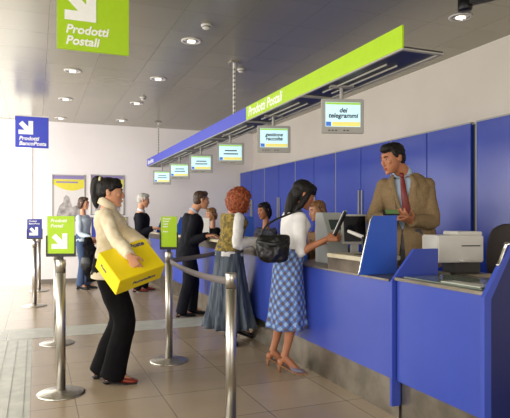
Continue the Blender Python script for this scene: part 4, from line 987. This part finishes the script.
# ---- standing clerk
FL[0] = PLZ
z0 = 4.66; c0 = scr(410, 0, z0); c0.z = PLZ; fw = (-RT * .38 - AW * .92).normalized(); rr_ = fw.cross(UP)
pel = scr(414, 0, z0); pel.z = 1.16; chs = scr(404, 0, z0); chs.z = 1.69; hdc = scr(392.5, 159, z0 - .06)
f1 = c0 + rr_ * .1; f1.z = PLZ + .085; f2 = c0 - rr_ * .1; f2.z = PLZ + .085
wR = scr(391, 220, 4.40); wL = scr(410.5, 221, 4.36)
g = make_fig('standing clerk in a tan tweed jacket, pale shirt and dark red tie', 1.79, True, c0, fw, pel, chs, hdc, (-RT * .86 - AW * .42 - UP * .26), None,
             feet=[f1, f2], footdir=[fw, fw], hands=[(wR, RT * .15 + UP * .35 - AW * .9, RT * .8 - UP * .1, .7), (wL, -RT * .7 + UP * .25 - AW * .7, -RT * .3 + AW * .1 + UP * .75, .6)], skin=SKIN_T, voxel=0.005,
             elbow=[-UP - RT * .6 + AW * .3, -UP * 1 + RT * .9 + AW * .3])
face(g)
top(g, 'shirt', PALEB, 0.004, 0.0, 0, 1.0, disp=0.002)
nrm = g.sf
def inV(p):
    d = p - g.ch; x = d.dot(g.sr); y = d.dot(g.sf); z = d.dot(g.up)
    if y < 0.02: return False
    wz = float(np.interp(z, (-.43, -.36, -.30, 0.0), (.006, .030, .040, .080)))
    return abs(x + 0.0) < wz and z > -0.42 or (abs(x) < 0.007 + 0.10 * max(0, -(z + .45)) and z <= -0.42)
top(g, 'jacket', TWEED, 0.022, -0.40, 0.95, 1.04, flare=0.02, srad=(.063, .062, .046), disp=0.008, cut=inV, thick=0.008, voxel=.006)
# lapels, tie, collar
def front(x, z, o=0.0):
    """point on the chest front at lateral x and height z below the chest joint"""
    t_ = 1 + z / g.D; se = torso(g, 0.022 + o, 0.0, 1.0); cs_ = [(q[0] - g.ch).dot(g.up) for q in se]
    b_ = float(np.interp(z, cs_, [q[4] for q in se])); a_ = float(np.interp(z, cs_, [q[3] for q in se])); yc = float(np.interp(z, cs_, [(q[0] - g.ch).dot(g.sf) for q in se]))
    k_ = max(0.05, 1 - (abs(x) / a_) ** 2.3) ** (1 / 2.3)
    return g.ch + g.up * z + g.sr * x + g.sf * (yc + b_ * k_)
for sd in (-1, 1):
    bm = B(); rows = []
    for z, xi, xo in ((0.02, .062, .085), (-.03, .068, .115), (-.08, .062, .128), (-.10, .062, .104), (-.18, .052, .094), (-.28, .040, .070), (-.37, .026, .038)):
        rows.append([bm.verts.new(front(sd * xi, z, .010)), bm.verts.new(front(sd * xo, z, .012))])
    for A, Bq in zip(rows, rows[1:]): bm.faces.new((A[0], A[1], Bq[1], Bq[0]))
    o_ = obj('lapel', bm, TWEED, g.t, True); so = o_.modifiers.new('t', 'SOLIDIFY'); so.thickness = 0.006; so.offset = 0
collar(g, PALEB, 0.084, 0.070, -0.01, 0.062, open_=0.18, tiltf=.8)
bm = B(); rows = []
for z, w_, o_ in ((0.035, .017, .004), (0.0, .013, .008), (-.02, .017, .0), (-.08, .021, .004), (-.14, .025, .010), (-.20, .029, .014), (-.28, .033, .014), (-.36, .036, .010), (-.41, .018, .004)):
    rows.append([bm.verts.new(front(x, z, o_ - (.0 if z < 0 else .0)) ) for x in (-w_, 0, w_)])
for A, Bq in zip(rows, rows[1:]):
    for k_ in (0, 1): bm.faces.new((A[k_], A[k_ + 1], Bq[k_ + 1], Bq[k_]))
o_ = obj('tie', bm, TIE, g.t, True); so = o_.modifiers.new('t', 'SOLIDIFY'); so.thickness = 0.008; so.offset = 0
obj('tie_knot', ell(B(), front(0, .012, .008), (.019, .014, .022), (g.sr, g.sf, g.up)), TIE, g.t, True)
trousers(g, mat('grey_trouser_cloth', (70, 68, 70), .85), (.105, .095, .078, .074, .074), hem=-.03)
for i in (0, 1): shoe(g, i, LEATHER, 0.02)
hair(g, H_BLK, SHORT + [('e', (0, .045, .092), (.052, .045, .034))], disp=.006, dscale=40, st=(1, 1, 1))
c = scr(390.5, 212.5, 4.28)
t = thing('note_wallet', c, 'small dark wallet with a coloured corner in the standing clerk\'s hands', 'wallet')
rw = (RT * .95 - AW * .1).normalized(); uw = (UP * .35 + AW * .9).normalized(); nw = rw.cross(uw).normalized(); uw = nw.cross(rw)
obj('cover', obox(B(), c, rw, uw, nw, .062, .05, .006), DARK, t, bevel=.002)
obj('slip', obox(B(), c + nw * .0075 * (1 if nw.z > 0 else -1) + rw * .01, rw, uw, nw, .05, .04, .001), mat('slip_green', (110, 150, 90), .6), t)

# ---- seated clerks
def seated(px, py, zc, label, hm, hp, cloth, cname, fdir, skin=SKIN, hf=None, hz=.0):
    hd = scr(px, py, zc); fw = V(fdir).normalized(); rr_ = fw.cross(UP); c0 = V((hd.x, hd.y, PLZ)) - fw * .04; sz = hd.z - 0.62 - PLZ - .12
    pel = V((c0.x, c0.y, PLZ + sz + .115)) - fw * .02; ch = V((c0.x, c0.y, hd.z - .245)) - fw * 0.0
    f1 = c0 + rr_ * .09 + fw * .24; f1.z = PLZ + .085; f2 = c0 - rr_ * .09 + fw * .20; f2.z = PLZ + .085
    g = make_fig(label, 1.64, False, c0, fw, pel, ch, hd, V(hf or fw) - UP * .2, None, feet=[f1, f2], footdir=[fw, fw],
                 hands=[(ch + fw * .33 + rr_ * .12 - UP * (ch.z - 1.10), fw - rr_ * .4, -UP, .4), (ch + fw * .33 - rr_ * .12 - UP * (ch.z - 1.10), fw + rr_ * .4, -UP, .4)], skin=skin, voxel=.007,
                 knee=[fw + UP * .3, fw + UP * .3])
    face(g); top(g, cname, cloth, .014, -.12, .95, 1.0, disp=.007, voxel=.009)
    trousers(g, BLKCL, hem=-.02)
    for i in (0, 1): shoe(g, i, LEATHER, .02)
    hair(g, hm, hp, voxel=.007)
    chair(c0.x - fw.x * .03, c0.y - fw.y * .03, math.atan2(fw.y, fw.x), sz, chl[cname], backtop=.42)
    return g
chl = {'cardigan': 'office chair under the seated dark-haired clerk', 'blouse': 'office chair under the seated clerk by the desk monitor', 'blazer': 'office chair under the clerk facing the man in the dark suit'}
LONG = [('e', (0, -.024, .048), (.083, .098, .082)), ('e', (0, -.055, -.02), (.085, .065, .1)), ('e', (0, .03, .09), (.062, .05, .036)), ('t', [(.07, .03, .05), (.08, .0, -.03), (.075, -.02, -.12)], [.018, .026, .014]), ('t', [(-.07, .03, .05), (-.08, .0, -.03), (-.075, -.02, -.12)], [.018, .026, .014])]
seated(264, 211, 7.7, 'seated clerk with dark hair and a patterned dark top, behind the red-haired customer', H_BLK, LONG, mat('cardigan_cloth', (40, 40, 50), .9, col2=(90, 90, 104), scale=30), 'cardigan', (-1, -.45, 0), SKIN_T, hf=-RT * .75 - AW * .6)
seated(317, 211, 6.3, 'seated clerk with light brown hair and a tan blouse, facing the checked skirt customer', H_BLO, LONG, TANB, 'blouse', (-1, -.35, 0), hf=-RT * .9 - AW * .4)
g = seated(211, 214.5, 9.9, 'seated clerk with light brown hair and dark blazer, facing the man in the suit', H_BLO, LONG, BLKCL, 'blazer', (-1, -.3, 0), hf=-RT * .8 - AW * .5)
chair(3.5, 3.38, math.radians(200), 0.52, 'empty dark brown office chair at the right edge, behind the printer', backtop=.58, wd=.25)
# papers on the far counter
c = scr(206, 231, 8.35)
t = thing('paper_sheet', c, 'white sheet of paper standing on the worktop before the man in the suit', 'paper')
obj('sheet', obox(B(), V((c.x, c.y, 1.0705 + .14)), RT, AW, UP, .05, .004, .138), WHITE, t)
FL[0] = 0
